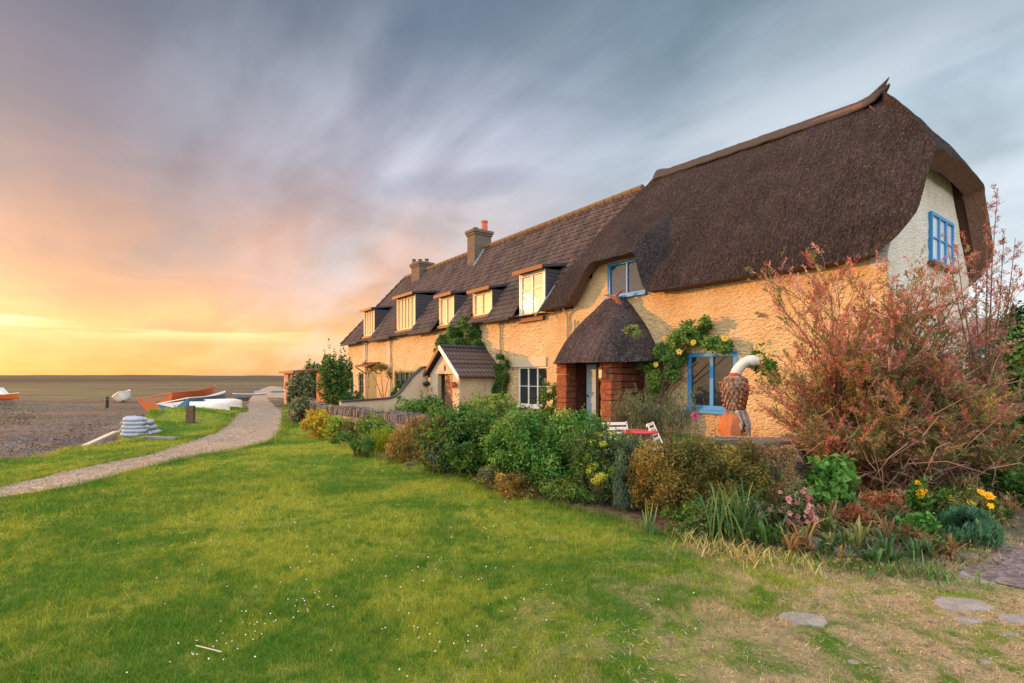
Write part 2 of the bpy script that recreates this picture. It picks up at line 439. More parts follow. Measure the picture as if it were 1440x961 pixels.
# lawn colour by place: fresh grass, yellowed grass, dry straw; shared by the soil sheet and the blades
def lawn_group():
    g = bpy.data.node_groups.new('lawn_colour', 'ShaderNodeTree')
    g.interface.new_socket('Color', in_out='OUTPUT', socket_type='NodeSocketColor')
    g.interface.new_socket('Dry', in_out='OUTPUT', socket_type='NodeSocketFloat')
    t = NT(g); o = t.new('NodeGroupOutput')
    p = t.new('ShaderNodeNewGeometry').outputs['Position']
    q = t.new('ShaderNodeVectorMath', operation='MULTIPLY'); t.put(q.inputs[0], p); q.inputs[1].default_value = (1, 1, 0)
    p = q.outputs[0]
    s = t.new('ShaderNodeSeparateXYZ'); t.put(s.inputs[0], p)
    n1 = t.noise(p, .55, 5, .6, .4); n2 = t.noise(p, 2.3, 5, .65, .5); n3 = t.noise(p, 9, 4, .6)
    # worn corner: near the camera to the right
    d = t.math('ADD', t.math('MULTIPLY', s.outputs[0], .62), t.math('MULTIPLY', s.outputs[1], -.40))
    worn = t.smooth(t.math('ADD', d, t.math('MULTIPLY', t.math('SUBTRACT', n2, .5), 3.0)), -1.35, .35)
    dry = t.math('MULTIPLY', worn, t.smooth(n2, .36, .56))
    yel = t.smooth(t.math('ADD', n1, t.math('MULTIPLY', t.math('SUBTRACT', n3, .5), .35)), .40, .62)
    c = t.mix(yel, (.080, .166, .018, 1), (.255, .282, .034, 1))
    c = t.mix(t.math('MULTIPLY', t.smooth(n2, .52, .70), .6), c, (.30, .31, .07, 1))
    c = t.mix(t.math('MULTIPLY', t.smooth(t.noise(p, 5, 5, .65), .48, .34), .7), c, (.040, .14, .012, 1))
    c = t.mix(t.math('MULTIPLY', dry, .92), c, t.mix(n3, (.34, .235, .135, 1), (.52, .40, .235, 1)))
    t.put(o.inputs[0], c); t.put(o.inputs[1], dry)
    return g
LG = lawn_group()
def f_lawn(t, b, blade=False):
    gn = t.new('ShaderNodeGroup'); gn.node_tree = LG
    p = pos(t)
    if blade:
        r = t.new('ShaderNodeAttribute', attribute_name='col').outputs[0]
        c = t.mix(1.0, gn.outputs[0], r, 'MULTIPLY')
        t.put(b.inputs['Base Color'], c); b.inputs['Roughness'].default_value = .6
        b.inputs['Specular IOR Level'].default_value = .2
        tr = t.new('ShaderNodeBsdfTranslucent'); t.put(tr.inputs[0], t.mix(1.0, c, (1.2, 1.2, .7, 1), 'MULTIPLY'))
        mx = t.new('ShaderNodeMixShader'); mx.inputs[0].default_value = .35
        t.l.new(b.outputs[0], mx.inputs[1]); t.l.new(tr.outputs[0], mx.inputs[2])
        t.l.new(mx.outputs[0], t.n['Material Output'].inputs[0])
    else:
        n = t.noise(p, 60, 4, .7); n5 = t.noise(p, 14, 5, .7)
        c = t.mix(1.0, gn.outputs[0], t.math('MULTIPLY_ADD', n, 1.3, .25), 'MULTIPLY')
        c = t.mix(t.math('MULTIPLY', gn.outputs[1], t.smooth(n5, .50, .64)), c, (.17, .115, .085, 1))
        t.put(b.inputs['Base Color'], c); b.inputs['Roughness'].default_value = .95
        b.inputs['Specular IOR Level'].default_value = .05
        bump(t, b, t.math('ADD', n, n5), .8, .04)
M_lawn = mat('lawn_soil', f_lawn)
M_blade = mat('grass_blade', f_lawn, blade=True)

def f_gravel(t, b, cols=((.18, .125, .09), (.46, .33, .22)), sc=30, far=.5):
    p = pos(t)
    v = t.voro(p, sc, 'F1', 1); v3 = t.voro(p, sc * .38, 'F1', 1)
    bw = t.new('ShaderNodeSeparateColor'); t.put(bw.inputs[0], v); b3 = t.new('ShaderNodeSeparateColor'); t.put(b3.inputs[0], v3)
    big = t.noise(p, .8, 5, .6)
    k = t.math('MULTIPLY_ADD', b3.outputs[0], .45, t.math('MULTIPLY', bw.outputs[0], .55))
    c = t.mix(k, (*cols[0], 1), (*cols[1], 1))
    c = t.mix(1.0, c, t.math('MULTIPLY_ADD', big, .8, .6), 'MULTIPLY')
    t.put(b.inputs['Base Color'], c); b.inputs['Roughness'].default_value = .9
    bump(t, b, t.math('ADD', t.voro(p, sc, 'F1', 0), t.noise(p, 5, 4)), .9, .04)
M_path = mat('path_gravel', f_gravel)
M_slatepath = mat('slate_chip', f_gravel, cols=((.09, .06, .06), (.26, .17, .155)), sc=22)
def f_beach(t, b):
    p = pos(t)
    ln = t.vmath('LENGTH', p)
    v = t.voro(p, 9, 'F1', 1); v2 = t.voro(p, 3.4, 'F1', 1); s1 = t.new('ShaderNodeSeparateColor'); t.put(s1.inputs[0], v)
    s2 = t.new('ShaderNodeSeparateColor'); t.put(s2.inputs[0], v2)
    k = t.math('MULTIPLY_ADD', s1.outputs[0], .6, t.math('MULTIPLY', s2.outputs[0], .4))
    c = t.mix(k, (.038, .029, .027, 1), (.175, .125, .10, 1))
    bands = t.noise(t.scale(p, (.045, .16, 1)), 1.0, 6, .6, .6)
    c = t.mix(t.math('MULTIPLY', t.smooth(bands, .50, .64), .55), c, (.045, .038, .040, 1))
    c = t.mix(t.math('MULTIPLY', t.smooth(bands, .47, .38), .6), c, (.26, .19, .15, 1))
    # marsh further out: olive and purple-brown flats
    b2 = t.noise(t.scale(p, (.010, .050, 1)), 1.6, 8, .68, .8)
    m = t.mix(t.smooth(b2, .42, .56), (.095, .066, .058, 1), (.125, .110, .045, 1))
    m = t.mix(t.math('MULTIPLY', t.smooth(b2, .60, .70), .8), m, (.26, .20, .14, 1))
    m = t.mix(1.0, m, t.math('MULTIPLY_ADD', t.noise(p, .9, 5, .7), 1.2, .4), 'MULTIPLY')
    c = t.mix(t.smooth(t.math('ADD', ln, t.math('MULTIPLY', t.math('SUBTRACT', bands, .5), 90)), 16, 62), c, m)
    fr = t.mix(t.smooth(t.noise(t.scale(p, (.002, .006, 1)), 1.0, 5), .4, .6), (.05, .034, .026, 1), (.07, .06, .028, 1))
    c = t.mix(t.smooth(ln, 150, 420), c, fr)
    t.put(b.inputs['Base Color'], c); b.inputs['Roughness'].default_value = .85
    b.inputs['Specular IOR Level'].default_value = .15
    bump(t, b, t.math('ADD', t.voro(p, 9, 'F1', 0), t.math('MULTIPLY', bands, 2.0)), .8, .06)
M_beach = mat('beach_shingle', f_beach)
def f_soil(t, b):
    p = pos(t); n = t.noise(p, 9, 6, .7); g = t.noise(p, 1.6, 4)
    c = t.mix(t.smooth(n, .35, .7), (.05, .028, .02, 1), (.20, .12, .08, 1))
    c = t.mix(t.math('MULTIPLY', t.smooth(g, .45, .62), .6), c, (.05, .075, .02, 1))
    t.put(b.inputs['Base Color'], c); b.inputs['Roughness'].default_value = .95
    bump(t, b, n, 1.0, .08)
M_soil = mat('bed_soil', f_soil)

# ------------------------------------------------------------------ ground
def struct(o): return tag(o, kind='structure')
def sheet(name, poly, zf, step, material, jitter=.3):
    poly = [Vector((p[0], p[1])) for p in poly]
    # resample the outline
    ring = []
    for i, p in enumerate(poly):
        q = poly[(i + 1) % len(poly)]; L = (q - p).length; n = max(1, int(L / (step * 1.2)))
        for k in range(n): ring.append(p.lerp(q, k / n))
    P = np.array([[p.x, p.y] for p in ring])
    x0, y0 = P.min(0); x1, y1 = P.max(0)
    gx, gy = np.meshgrid(np.arange(x0, x1, step), np.arange(y0, y1, step)); g = np.stack([gx.ravel(), gy.ravel()], 1)
    g = g + rng.uniform(-jitter, jitter, g.shape) * step
    g = g[inside(g, P)]
    pts = [Vector(p) for p in P.tolist()] + [Vector(p) for p in g.tolist()]
    n = len(ring)
    vs, es, fs, *_ = geometry.delaunay_2d_cdt(pts, [(i, (i + 1) % n) for i in range(n)], [], 1, 1e-5)
    A = np.array([[v.x, v.y] for v in vs]); Z = zf(A[:, 0], A[:, 1])
    mb = MB(); mb.v = [(a[0], a[1], z) for a, z in zip(A.tolist(), Z.tolist())]; mb.f = [tuple(f) for f in fs]
    o = mb.build(name, material, smooth=True, sharp=180)
    if o.data.polygons[0].normal.z < 0: o.data.flip_normals()
    return struct(o)
def inside(g, P):
    r = np.zeros(len(g), bool); x, y = g[:, 0], g[:, 1]; n = len(P); j = n - 1
    for i in range(n):
        c = ((P[i, 1] > y) != (P[j, 1] > y)) & (x < (P[j, 0] - P[i, 0]) * (y - P[i, 1]) / (P[j, 1] - P[i, 1] + 1e-12) + P[i, 0])
        r ^= c; j = i
    return r
def gp(l, z=0.0): return [tuple(G(a, b, z).xy) for a, b in l]

def path_d(x, y):          # how far the mound reaches
    return 0
def lawn_z(x, y):
    x = np.asarray(x); y = np.asarray(y)
    m = .50 * np.exp(-(((x + 12.1) / 1.7) ** 2 + ((y - 18.6) / 2.5) ** 2))
    m = m + .10 * np.exp(-(((x + 10.8) / 1.2) ** 2 + ((y - 15.0) / 2.0) ** 2))
    return m + .020 * (fbm(x * .8, y * .8, seed=3) - .5)
BEACH_EDGE = [(-60, 668), (0, 648), (67, 643), (100, 632), (150, 627), (198, 620), (214, 604), (216, 590), (228, 580), (250, 574), (280, 570.5), (325, 571.5), (346, 577)]
PATH_TOP = [(346, 580), (333, 588), (305, 607), (267, 621), (200, 642), (100, 661), (0, 686), (-60, 703)]
PATH_BOT = [(-60, 722), (0, 704), (100, 686), (200, 661), (267, 644), (333, 633), (383, 622), (397, 610), (401, 590), (403, 570), (404, 560)]
lawn_left = gp(BEACH_EDGE)
far_l = [(-17.0, 45.0), (-6, 60), (20, 60), (40, 30), (40, 2), (16, -8), (-16, -8), (-20, 2)]
lawn_poly = lawn_left + [tuple(G(352, 580).xy), tuple(G(392, 566).xy)] + far_l
lawn_np = np.array(lawn_poly)
sheet('lawn', lawn_poly, lawn_z, .32, M_lawn)
# the grass ends in a small bank down to the shingle
mb = MB()
edge = []
lp = [Vector(p) for p in ([(-20, 2)] + lawn_left + [tuple(G(352, 580).xy)])]
for i in range(len(lp) - 1):
    n = max(1, int((lp[i + 1] - lp[i]).length / .3))
    edge += [lp[i].lerp(lp[i + 1], k / n) for k in range(n)]
rows = []
for k, (dd, zz_) in enumerate([(-.05, .0), (.12, -.04), (.45, -.22), (.9, -.5)]):
    r = []
    for i, p in enumerate(edge):
        tg = (edge[min(i + 2, len(edge) - 1)] - edge[max(i - 2, 0)]).normalized(); nrm = Vector((-tg.y, tg.x))
        q = p + nrm * (dd + (.12 * (vnoise(i * .3, k * 3.1) - .5) if k else 0)); r.append((q.x, q.y, float(lawn_z(p.x, p.y)) * (1 if k == 0 else .85) + zz_))
    rows.append(r)
mb.grid(np.array(rows)); o = mb.build('grass_bank', M_lawn, smooth=True, sharp=180); struct(o)
if o.data.polygons[0].normal.z < 0: o.data.flip_normals()

path_poly = gp(PATH_TOP + PATH_BOT + [(402, 550), (404, 545), (380, 543), (366, 548), (354, 558), (347, 570)])
# wander the edges a little so the turf has no ruled line
pp = []
for i, p in enumerate(path_poly):
    q = path_poly[(i + 1) % len(path_poly)]; L = math.dist(p, q); n = max(1, int(L / .35))
    for k in range(n):
        a = Vector(p).lerp(Vector(q), k / n); j = .0 if L > 20 else .16
        pp.append((a.x + j * (vnoise(a.x * 2.1, a.y * 2.1) - .5) * 2, a.y + j * (vnoise(a.x * 2.1 + 9, a.y * 2.1) - .5) * 2))
PATH_NP = np.array(pp)
sheet('gravel_path', pp, lambda x, y: lawn_z(x, y) + .012, .32, M_path)
# beach and marsh out to the horizon
mb = MB()
ys = np.concatenate([np.linspace(-20, 60, 110), np.geomspace(62, 5200, 40)])
P = np.zeros((len(ys), 150, 3))
for i, y in enumerate(ys):
    hw = 45 + abs(y) * 1.6
    xs = np.linspace(-hw, hw * (.9), 150)
    d = np.hypot(xs, y)
    P[i, :, 0] = xs; P[i, :, 1] = y
    P[i, :, 2] = -.42 + .14 * (fbm(xs * .16, y * .30, seed=5) - .5) + .22 * (fbm(xs * .09 + y * .05, y * .5, seed=15) - .5) * np.clip((d - 18) / 20, 0, 1)
P[-1, :, 2] = -.45
mb.grid(P); o = mb.build('beach', M_beach, smooth=True, sharp=180); struct(o)
# low headland on the horizon
mb = MB(); rows = []
xs = np.linspace(-3600, 1800, 160)
for dd, k in ((0, 0), (60, .6), (160, 1), (500, 1), (700, 0)):
    h = np.clip(1 - (xs + 3600) / 5400 * .9, 0, 1) * 17 * (.6 + .7 * fbm(xs * .004, 0 * xs, seed=9)) + 2
    rows.append(np.stack([xs, 2550 + dd + 0 * xs, h * k - .5 + 0 * xs], 1))
mb.grid(np.array(rows)); struct(mb.build('headland', plain('headland_turf', (.055, .05, .035), .9, .4, .01, bmp=0), smooth=True, sharp=180))

# planting bed soil between the lawn and the house
bed = gp([(415, 596), (440, 604), (480, 622), (500, 636), (560, 648), (600, 655), (690, 672), (740, 700), (850, 730), (1000, 765), (1120, 790), (1260, 812), (1345, 800), (1395, 760)])
bed_poly = bed + [tuple(W(-4.0, -4.5).xy), tuple(W(-.05, -3).xy), tuple(W(-.05, 34).xy), tuple(W(-4, 40).xy)]
pp = []
for i, p in enumerate(bed_poly):
    q = bed_poly[(i + 1) % len(bed_poly)]; n = max(1, int(math.dist(p, q) / .3))
    for k in range(n):
        a = Vector(p).lerp(Vector(q), k / n)
        pp.append((a.x + .22 * (vnoise(a.x * 1.9, a.y * 1.9, 3) - .5), a.y + .22 * (vnoise(a.x * 1.9 + 9, a.y * 1.9, 3) - .5)))
BED_NP = np.array(pp)
sheet('planting_bed', pp, lambda x, y: lawn_z(x, y) + .006 + .02 * vnoise(x * 3, y * 3), .35, M_soil)
sp_ = gp([(1395, 757), (1345, 800), (1372, 815), (1440, 830), (1540, 850), (1640, 760), (1500, 715), (1400, 713)])
SLATE_NP = np.array(sp_)
sheet('slate_path', sp_, lambda x, y: lawn_z(x, y) + .010, .3, M_slatepath)

# ------------------------------------------------------------------ leaf makers
def leaves(P, N, L, Wd, cols, up=None, fold=.18, lean=None):
    """one bent four-cornered leaf per point; P positions, N facing direction, L length, Wd width"""
    n = len(P)
    r = rng.normal(size=(n, 3)) if up is None else np.asarray(up) + rng.normal(scale=.35, size=(n, 3))
    N = N / (np.linalg.norm(N, axis=1, keepdims=True) + 1e-9)
    a = r - (r * N).sum(1, keepdims=True) * N; a /= np.linalg.norm(a, axis=1, keepdims=True) + 1e-9
    b = np.cross(N, a)
    L = np.broadcast_to(L, (n,))[:, None]; Wd = np.broadcast_to(Wd, (n,))[:, None]
    v0 = P; v1 = P + a * L * .45 + b * Wd * .5 + N * L * fold * .5; v3 = P + a * L * .45 - b * Wd * .5 + N * L * fold * .5
    v2 = P + a * L - N * L * fold * .3
    return np.stack([v0, v1, v2, v3], 1).reshape(-1, 3)
def pick(pal, n, P=None, sc=4.0, jit=.18, seed=0):
    pal = np.asarray(pal, float)
    if P is None: i = rng.random(n)
    else: i = np.clip(fbm(P[:, 0] * sc, P[:, 1] * sc, P[:, 2] * sc, seed, 2) * 1.7 - .35 + rng.normal(scale=.16, size=n), 0, .999)
    x = i * (len(pal) - 1); k = np.floor(x).astype(int); f = (x - k)[:, None]
    c = pal[k] * (1 - f) + pal[np.minimum(k + 1, len(pal) - 1)] * f
    return np.clip(c * (1 + rng.normal(scale=jit, size=(n, 1))), .004, .9)
def cloud(blobs, n, outer=.5, clump=5.0, cut=.42, seed=0, flat_bottom=True):
    """points and outward directions spread through a set of ellipsoids, with gaps"""
    blobs = [(np.array(c, float), np.array(r, float) * np.ones(3)) for c, r in blobs]
    vol = np.array([np.prod(r) ** .67 for c, r in blobs]); vol /= vol.sum()
    out_p, out_n = [], []
    need = n
    while need > 0:
        m = int(need * 1.9) + 40
        k = rng.choice(len(blobs), size=m, p=vol)
        C = np.array([b[0] for b in blobs])[k]; Rr = np.array([b[1] for b in blobs])[k]
        d = rng.normal(size=(m, 3)); d /= np.linalg.norm(d, axis=1, keepdims=True)
        rad = (outer + (1 - outer) * rng.random(m) ** .6)[:, None]
        bump_ = (.82 + .42 * fbm(d[:, 0] * 2.2 + k, d[:, 1] * 2.2, d[:, 2] * 2.2, seed + 3, 2))[:, None]
        Q = C + d * Rr * rad * bump_
        keep = fbm(Q[:, 0] * clump, Q[:, 1] * clump, Q[:, 2] * clump, seed, 2) > cut
        if flat_bottom: keep &= Q[:, 2] > .01
        Q, dd = Q[keep][:need], d[keep][:need]
        out_p.append(Q); out_n.append(dd); need -= len(Q)
    return np.concatenate(out_p), np.concatenate(out_n)

G_DARK = [(.018, .055, .012), (.035, .095, .018), (.06, .14, .025)]
G_MID = [(.035, .09, .015), (.07, .16, .025), (.12, .22, .035)]
G_LIME = [(.10, .17, .015), (.24, .30, .02), (.40, .42, .03)]
G_GOLD = [(.20, .15, .015), (.42, .30, .02), (.60, .44, .03)]
G_BRONZE = [(.09, .085, .02), (.21, .145, .03), (.34, .20, .05)]
G_BLUE = [(.035, .075, .045), (.07, .125, .08), (.12, .17, .11)]
G_SAGE = [(.07, .09, .035), (.13, .15, .07), (.20, .21, .11)]

def stems(base, tops, r0=.012, r1=.003, n=4):
    mb = MB()
    for tpt in tops:
        b = Vector(base); t_ = Vector(tpt); m = b.lerp(t_, .5) + Vector(rng.normal(scale=.06, size=3)) * (t_ - b).length
        mb.tube([b, m, t_], [r0, (r0 + r1) / 2, r1], n, cap=False)
    return mb
def shrub(name, label, cat, base, blobs, n, L, Wd, pal, group=None, nblend=.6, clump=5.0, cut=.42, sc=4.0, nst=14, seed=0,
          flowers=None, outer=.45, up=None, fl_size=.05, stem_r=.012):
    """a plant: foliage mesh and woody stems (and flowers) under one Empty. blobs are relative to base"""
    root = empty(name, base, 0, label, cat, group)
    P, N = cloud(blobs, n, outer=outer, clump=clump, cut=cut, seed=seed)
    N2 = N * nblend + rng.normal(scale=.6, size=N.shape) + np.array([0, 0, .25])
    c = pick(pal, n, P, sc=sc, seed=seed)
    Ls = L * rng.uniform(.6, 1.3, n) * (.65 + .7 * fbm(P[:, 0] * 3, P[:, 1] * 3, P[:, 2] * 3, seed + 9, 2))
    # loose shoots that break the outline
    ns = int(min(70, 8 + n / 260)); hmax = P[:, 2].max(); cand = np.argsort(-(P[:, 2] * .8 + np.linalg.norm(P[:, :2], axis=1) + rng.normal(scale=.25 * hmax, size=n)))[:n // 3]
    SP, SN, SC, SL = [], [], [], []
    for i in rng.choice(cand, size=min(ns, len(cand)), replace=False):
        d = N[i] * .7 + rng.normal(scale=.35, size=3) + [0, 0, .6]; d /= np.linalg.norm(d); ln = rng.uniform(.10, .30) * max(hmax, .25); k = 16
        f = rng.random(k)[:, None]; SP.append(P[i] + d * ln * f + rng.normal(scale=.012, size=(k, 3))); SN.append(rng.normal(size=(k, 3))); SC.append(np.tile(c[i] * rng.uniform(.9, 1.3), (k, 1)) * rng.uniform(.75, 1.2, (k, 1))); SL.append(L * rng.uniform(.5, 1.0, k))
    P = np.concatenate([P] + SP); N2 = np.concatenate([N2] + SN); c = np.clip(np.concatenate([c] + SC), .004, .9); Ls = np.concatenate([Ls] + SL); n_all = len(P)
    np_mesh('foliage', leaves(P, N2, Ls, Wd * rng.uniform(.7, 1.2, n_all) * Ls / L, c, up=up), 4, M_leaf, c, root)
    P = P[:n]
    idx = rng.choice(n, size=min(nst, n), replace=False)
    stems((0, 0, 0.0), [tuple(P[i] * np.array([.85, .85, .85])) for i in idx], r0=stem_r).build('stem', M_bark, root, smooth=True)
    if flowers:
        cnt, pal2 = flowers
        idx = np.argsort(-(P[:, 2] + .25 * N[:, 2] - .3 * N[:, 1] + rng.normal(scale=.1, size=n)))[:cnt * 8]
        idx = rng.choice(idx, cnt, replace=False)
        Q = P[idx] + N[idx] * .03
        flower_mesh(Q, N[idx] + np.array([0, -.3, .3]), fl_size, pal2, root)
    return root
def flower_mesh(Q, N, size, pal, root, petals=6, name='blossom'):
    Vs, Cs = [], []
    for q, nn in zip(Q, N):
        nn = nn / (np.linalg.norm(nn) + 1e-9)
        a = np.cross(nn, [0.1, .2, 1]); a /= np.linalg.norm(a); b = np.cross(nn, a)
        sz = size * rng.uniform(.7, 1.25); c0 = np.array(pal[rng.integers(len(pal))])
        for ring, rad, lift in ((0, 1.0, .25), (1, .6, .7)):
            for k in range(petals):
                th = 2 * math.pi * (k + .5 * ring) / petals + rng.uniform(-.2, .2)
                u = a * math.cos(th) + b * math.sin(th); v = np.cross(nn, u)
                tip = q + (u * rad + nn * lift) * sz
                m1 = q + (u * rad * .55 + nn * lift * .35) * sz
                Vs += [q, m1 + v * sz * .38 * rad, tip, m1 - v * sz * .38 * rad]
                Cs.append(np.clip(c0 * rng.uniform(.8, 1.15), 0, .95))
    return np_mesh(name, np.array(Vs), 4, M_petal, np.array(Cs), root)
def straps(name, label, cat, base, n, H, spread, wd, pal, group=None, droop=.55, seed=0, seg=4, part='foliage', root=None, jitter=.12):
    """arching strap leaves from one crown"""
    if root is None: root = empty(name, base, 0, label, cat, group)
    V, C = [], []
    cols = pick(pal, n)
    for i in range(n):
        th = rng.uniform(0, 2 * math.pi); h = H * rng.uniform(.55, 1.1); sp_r = spread * rng.uniform(.15, 1.0); dr = droop * rng.uniform(.3, 1.2)
        b0 = np.array([rng.normal(scale=jitter), rng.normal(scale=jitter), 0.0]); u = np.array([math.cos(th), math.sin(th), 0]); v = np.array([-u[1], u[0], 0])
        pts = []
        for k in range(seg + 1):
            f = k / seg
            pts.append(b0 + u * sp_r * f ** 1.4 + np.array([0, 0, max(h * (f - dr * f * f * f * .8), .01)]))
        for k in range(seg):
            w0 = wd * (1 - (k / seg) ** 2 * .8) / 2; w1 = wd * (1 - ((k + 1) / seg) ** 2 * .98) / 2
            V += [pts[k] - v * w0, pts[k] + v * w0, pts[k + 1] + v * w1, pts[k + 1] - v * w1]; C.append(cols[i])
    np_mesh(part, np.array(V), 4, M_leaf, np.array(C), root)
    return root

# ------------------------------------------------------------------ walls and windows in house coordinates
def disp(P, amp=.028, seed=1):
    x, y, z = P[:, 0], P[:, 1], P[:, 2]
    return amp * (fbm(x * 2.6, y * 2.6, z * 5.2, seed, 3) - .5) * 2 + .03 * (fbm(x * .5, y * .5, z * .5, seed + 7, 2) - .5)
def wall_panel(mb, axis, p0, depth, u0, u1, z0, z1, holes=(), top=None, step=.11, seed=1, amp=.028):
    """a wall slab: outer face at p0 (on axis 't' facing -t, or on axis 's' facing -s), with rectangular holes and reveals.
    top(u) may cut it to a gable"""
    us = sorted({u0, u1, *[h[0] for h in holes], *[h[1] for h in holes]}); zs = sorted({z0, z1, *[h[2] for h in holes], *[h[3] for h in holes]})
    def fine(a):
        r = []
        for i in range(len(a) - 1):
            n = max(1, int(round((a[i + 1] - a[i]) / step))); r += [a[i] + (a[i + 1] - a[i]) * k / n for k in range(n)]
        return r + [a[-1]]
    U, Z = fine(us), fine(zs)
    def solid(i, j):
        if not (0 <= i < len(U) - 1 and 0 <= j < len(Z) - 1): return False
        u, z = (U[i] + U[i + 1]) / 2, (Z[j] + Z[j + 1]) / 2
        return not any(h[0] < u < h[1] and h[2] < z < h[3] for h in holes)
    def pt(u, z, d):
        if top is not None: z = z0 + (z - z0) * (top(u) - z0) / (z1 - z0)
        return (p0 + d, u, z) if axis == 't' else (u, p0 + d, z)
    key = {}; vs = []; fs = []
    def vid(i, j, d):
        q = (i, j, d)
        if q not in key: key[q] = len(vs); vs.append(pt(U[i], Z[j], depth if d else 0.0))
        return key[q]
    for i in range(len(U) - 1):
        for j in range(len(Z) - 1):
            if not solid(i, j): continue
            fs.append((vid(i, j, 0), vid(i, j + 1, 0), vid(i + 1, j + 1, 0), vid(i + 1, j, 0)))
            if not solid(i - 1, j): fs.append((vid(i, j, 0), vid(i, j, 1), vid(i, j + 1, 1), vid(i, j + 1, 0)))
            if not solid(i + 1, j): fs.append((vid(i + 1, j, 0), vid(i + 1, j + 1, 0), vid(i + 1, j + 1, 1), vid(i + 1, j, 1)))
            if not solid(i, j - 1): fs.append((vid(i, j, 0), vid(i + 1, j, 0), vid(i + 1, j, 1), vid(i, j, 1)))
            if not solid(i, j + 1): fs.append((vid(i, j + 1, 0), vid(i, j + 1, 1), vid(i + 1, j + 1, 1), vid(i + 1, j + 1, 0)))
    A = np.array(vs); d = disp(A, amp, seed); ax = 0 if axis == 't' else 1
    A[:, ax] += d * (np.abs(A[:, ax] - p0) < 1e-6)
    if axis == 's': fs = [q[::-1] for q in fs]
    mb.add(A.tolist(), fs)
    return mb

def window(parent, axis, p, u0, u1, z0, z1, cols=2, rows=3, fm=None, gm=None, fw=.065, bar=.022, mull=.05, sill=None, sillm=None, depth=.07, lattice=False, name='window', level='window', y_off=0.0, opening=0):
    """frame, glazing bars and sill on the outer face at p; pane as a child"""
    fm = fm or M_blue; gm = gm or M_glass
    f = MB(); g = MB()
    def bx(m, a0, a1, b0, b1, d0, d1):
        if axis == 't': m.box(p + d0, p + d1, a0, a1, b0, b1)
        else: m.box(a0, a1, p + d0, p + d1, b0, b1)
    bx(f, u0, u0 + fw, z0, z1, 0, depth); bx(f, u1 - fw, u1, z0, z1, 0, depth)
    bx(f, u0 + fw, u1 - fw, z0, z0 + fw, .001, depth); bx(f, u0 + fw, u1 - fw, z1 - fw, z1, .001, depth)
    iw = (u1 - u0 - 2 * fw)
    for k in range(1, cols):
        c = u0 + fw + iw * k / cols; bx(f, c - mull / 2, c + mull / 2, z0 + fw, z1 - fw, .006, depth - .004)
    if lattice:
        zc = z1 - z0 - 2 * fw
        for k in range(cols):
            a = u0 + fw + iw * k / cols + (mull / 2 if k else 0); b = u0 + fw + iw * (k + 1) / cols - (mull / 2 if k < cols - 1 else 0)
            st = .15; n = int((b - a + zc) / st) + 2
            for q in range(-n, n):
                for sg in (1, -1):
                    # clip a diagonal to the rectangle
                    pts = []
                    for tt in np.linspace(0, 1, 41):
                        uu = a + (b - a) * tt; zz2 = z0 + fw + (uu - a) * sg * 1.15 + q * st + (zc if sg < 0 else 0)
                        if z0 + fw <= zz2 <= z1 - fw: pts.append((uu, zz2))
                    if len(pts) > 1:
                        (ua, za), (ub, zb) = pts[0], pts[-1]
                        if axis == 't': f.tube([(p + .036, ua, za), (p + .036, ub, zb)], .006, 4)
                        else: f.tube([(ua, p + .036, za), (ub, p + .036, zb)], .006, 4)
    else:
        for k in range(cols):
            a = u0 + fw + iw * k / cols; b = a + iw / cols
            for j in range(1, rows):
                c = z0 + fw + (z1 - z0 - 2 * fw) * j / rows; bx(f, a + (mull / 2 if k else 0), b - (mull / 2 if k < cols - 1 else 0), c - bar / 2, c + bar / 2, .014, depth - .02)
    win = f.off(y=y_off).build(level, fm, parent, bevel=.004)
    bx(g, u0 + fw * .6, u1 - fw * .6, z0 + fw * .6, z1 - fw * .6, .045, .055)
    return win, g.off(y=y_off)
def add_window(parent, *a, sub=None, sillspec=None, **k):
    y = k.get('y_off', 0.0)
    gm = k.get('gm') or M_glass
    win, g = window(parent, *a, **k)
    g.build('pane', gm, sub or win)
    return win

# ================================================================== thatched cottage
cottage = empty('thatched_cottage', (O2[0], O2[1], 0), HROT,
                'cream painted stone cottage under a big brown thatched roof with blue windows', 'cottage')
WD = 5.7
mb = MB()
NB = (5.95, 7.45, 4.10, 5.16)       # window tucked under the thatch
GB = (3.15, 4.5, .76, 2.22)
def topw(u):                        # the wall rises into the gap in the thatch
    a = np.clip((u - 5.5) / .5, 0, 1); b = np.clip((9.0 - u) / 1.6, 0, 1)
    return 4.12 + 1.22 * (a * a * (3 - 2 * a)) * (b * b * (3 - 2 * b))
wall_panel(mb, 't', 0, .3, 0, 5.55, 0, 4.12, [GB], seed=1)
wall_panel(mb, 't', 0, .3, 5.55, 10.4, 0, 3.95, [(6.2, 7.9, 0, 2.05)], seed=1)
wall_panel(mb, 't', 0, .3, 5.55, 9.0, 3.95, 4.4, [(NB[0], NB[1], NB[2], 4.4)], seed=1)
wall_panel(mb, 't', 0, .3, 8.152, 8.6, 4.4, 4.85, [], seed=1)
wall_panel(mb, 't', 0, .3, 5.90, 8.15, 4.4, 5.26, [(NB[0], NB[1], 4.4, NB[3])], seed=1)
mb.build('wall', M_wall, cottage, smooth=True, weld=True, sharp=60)
mb = MB()
def gtop(u): return 3.95 + min(u + .1, WD - u + .1) * 1.36 if min(u, WD - u) < 1.9 else 3.95 + 2.0 * 1.36
def gt(u): m = min(u, WD - u); return min(3.9 + (m + .15) * 1.40, 6.55)
wall_panel(mb, 's', 0, .3, 0.0, WD, 0, 6.5, [], top=gt, seed=4, amp=.022)
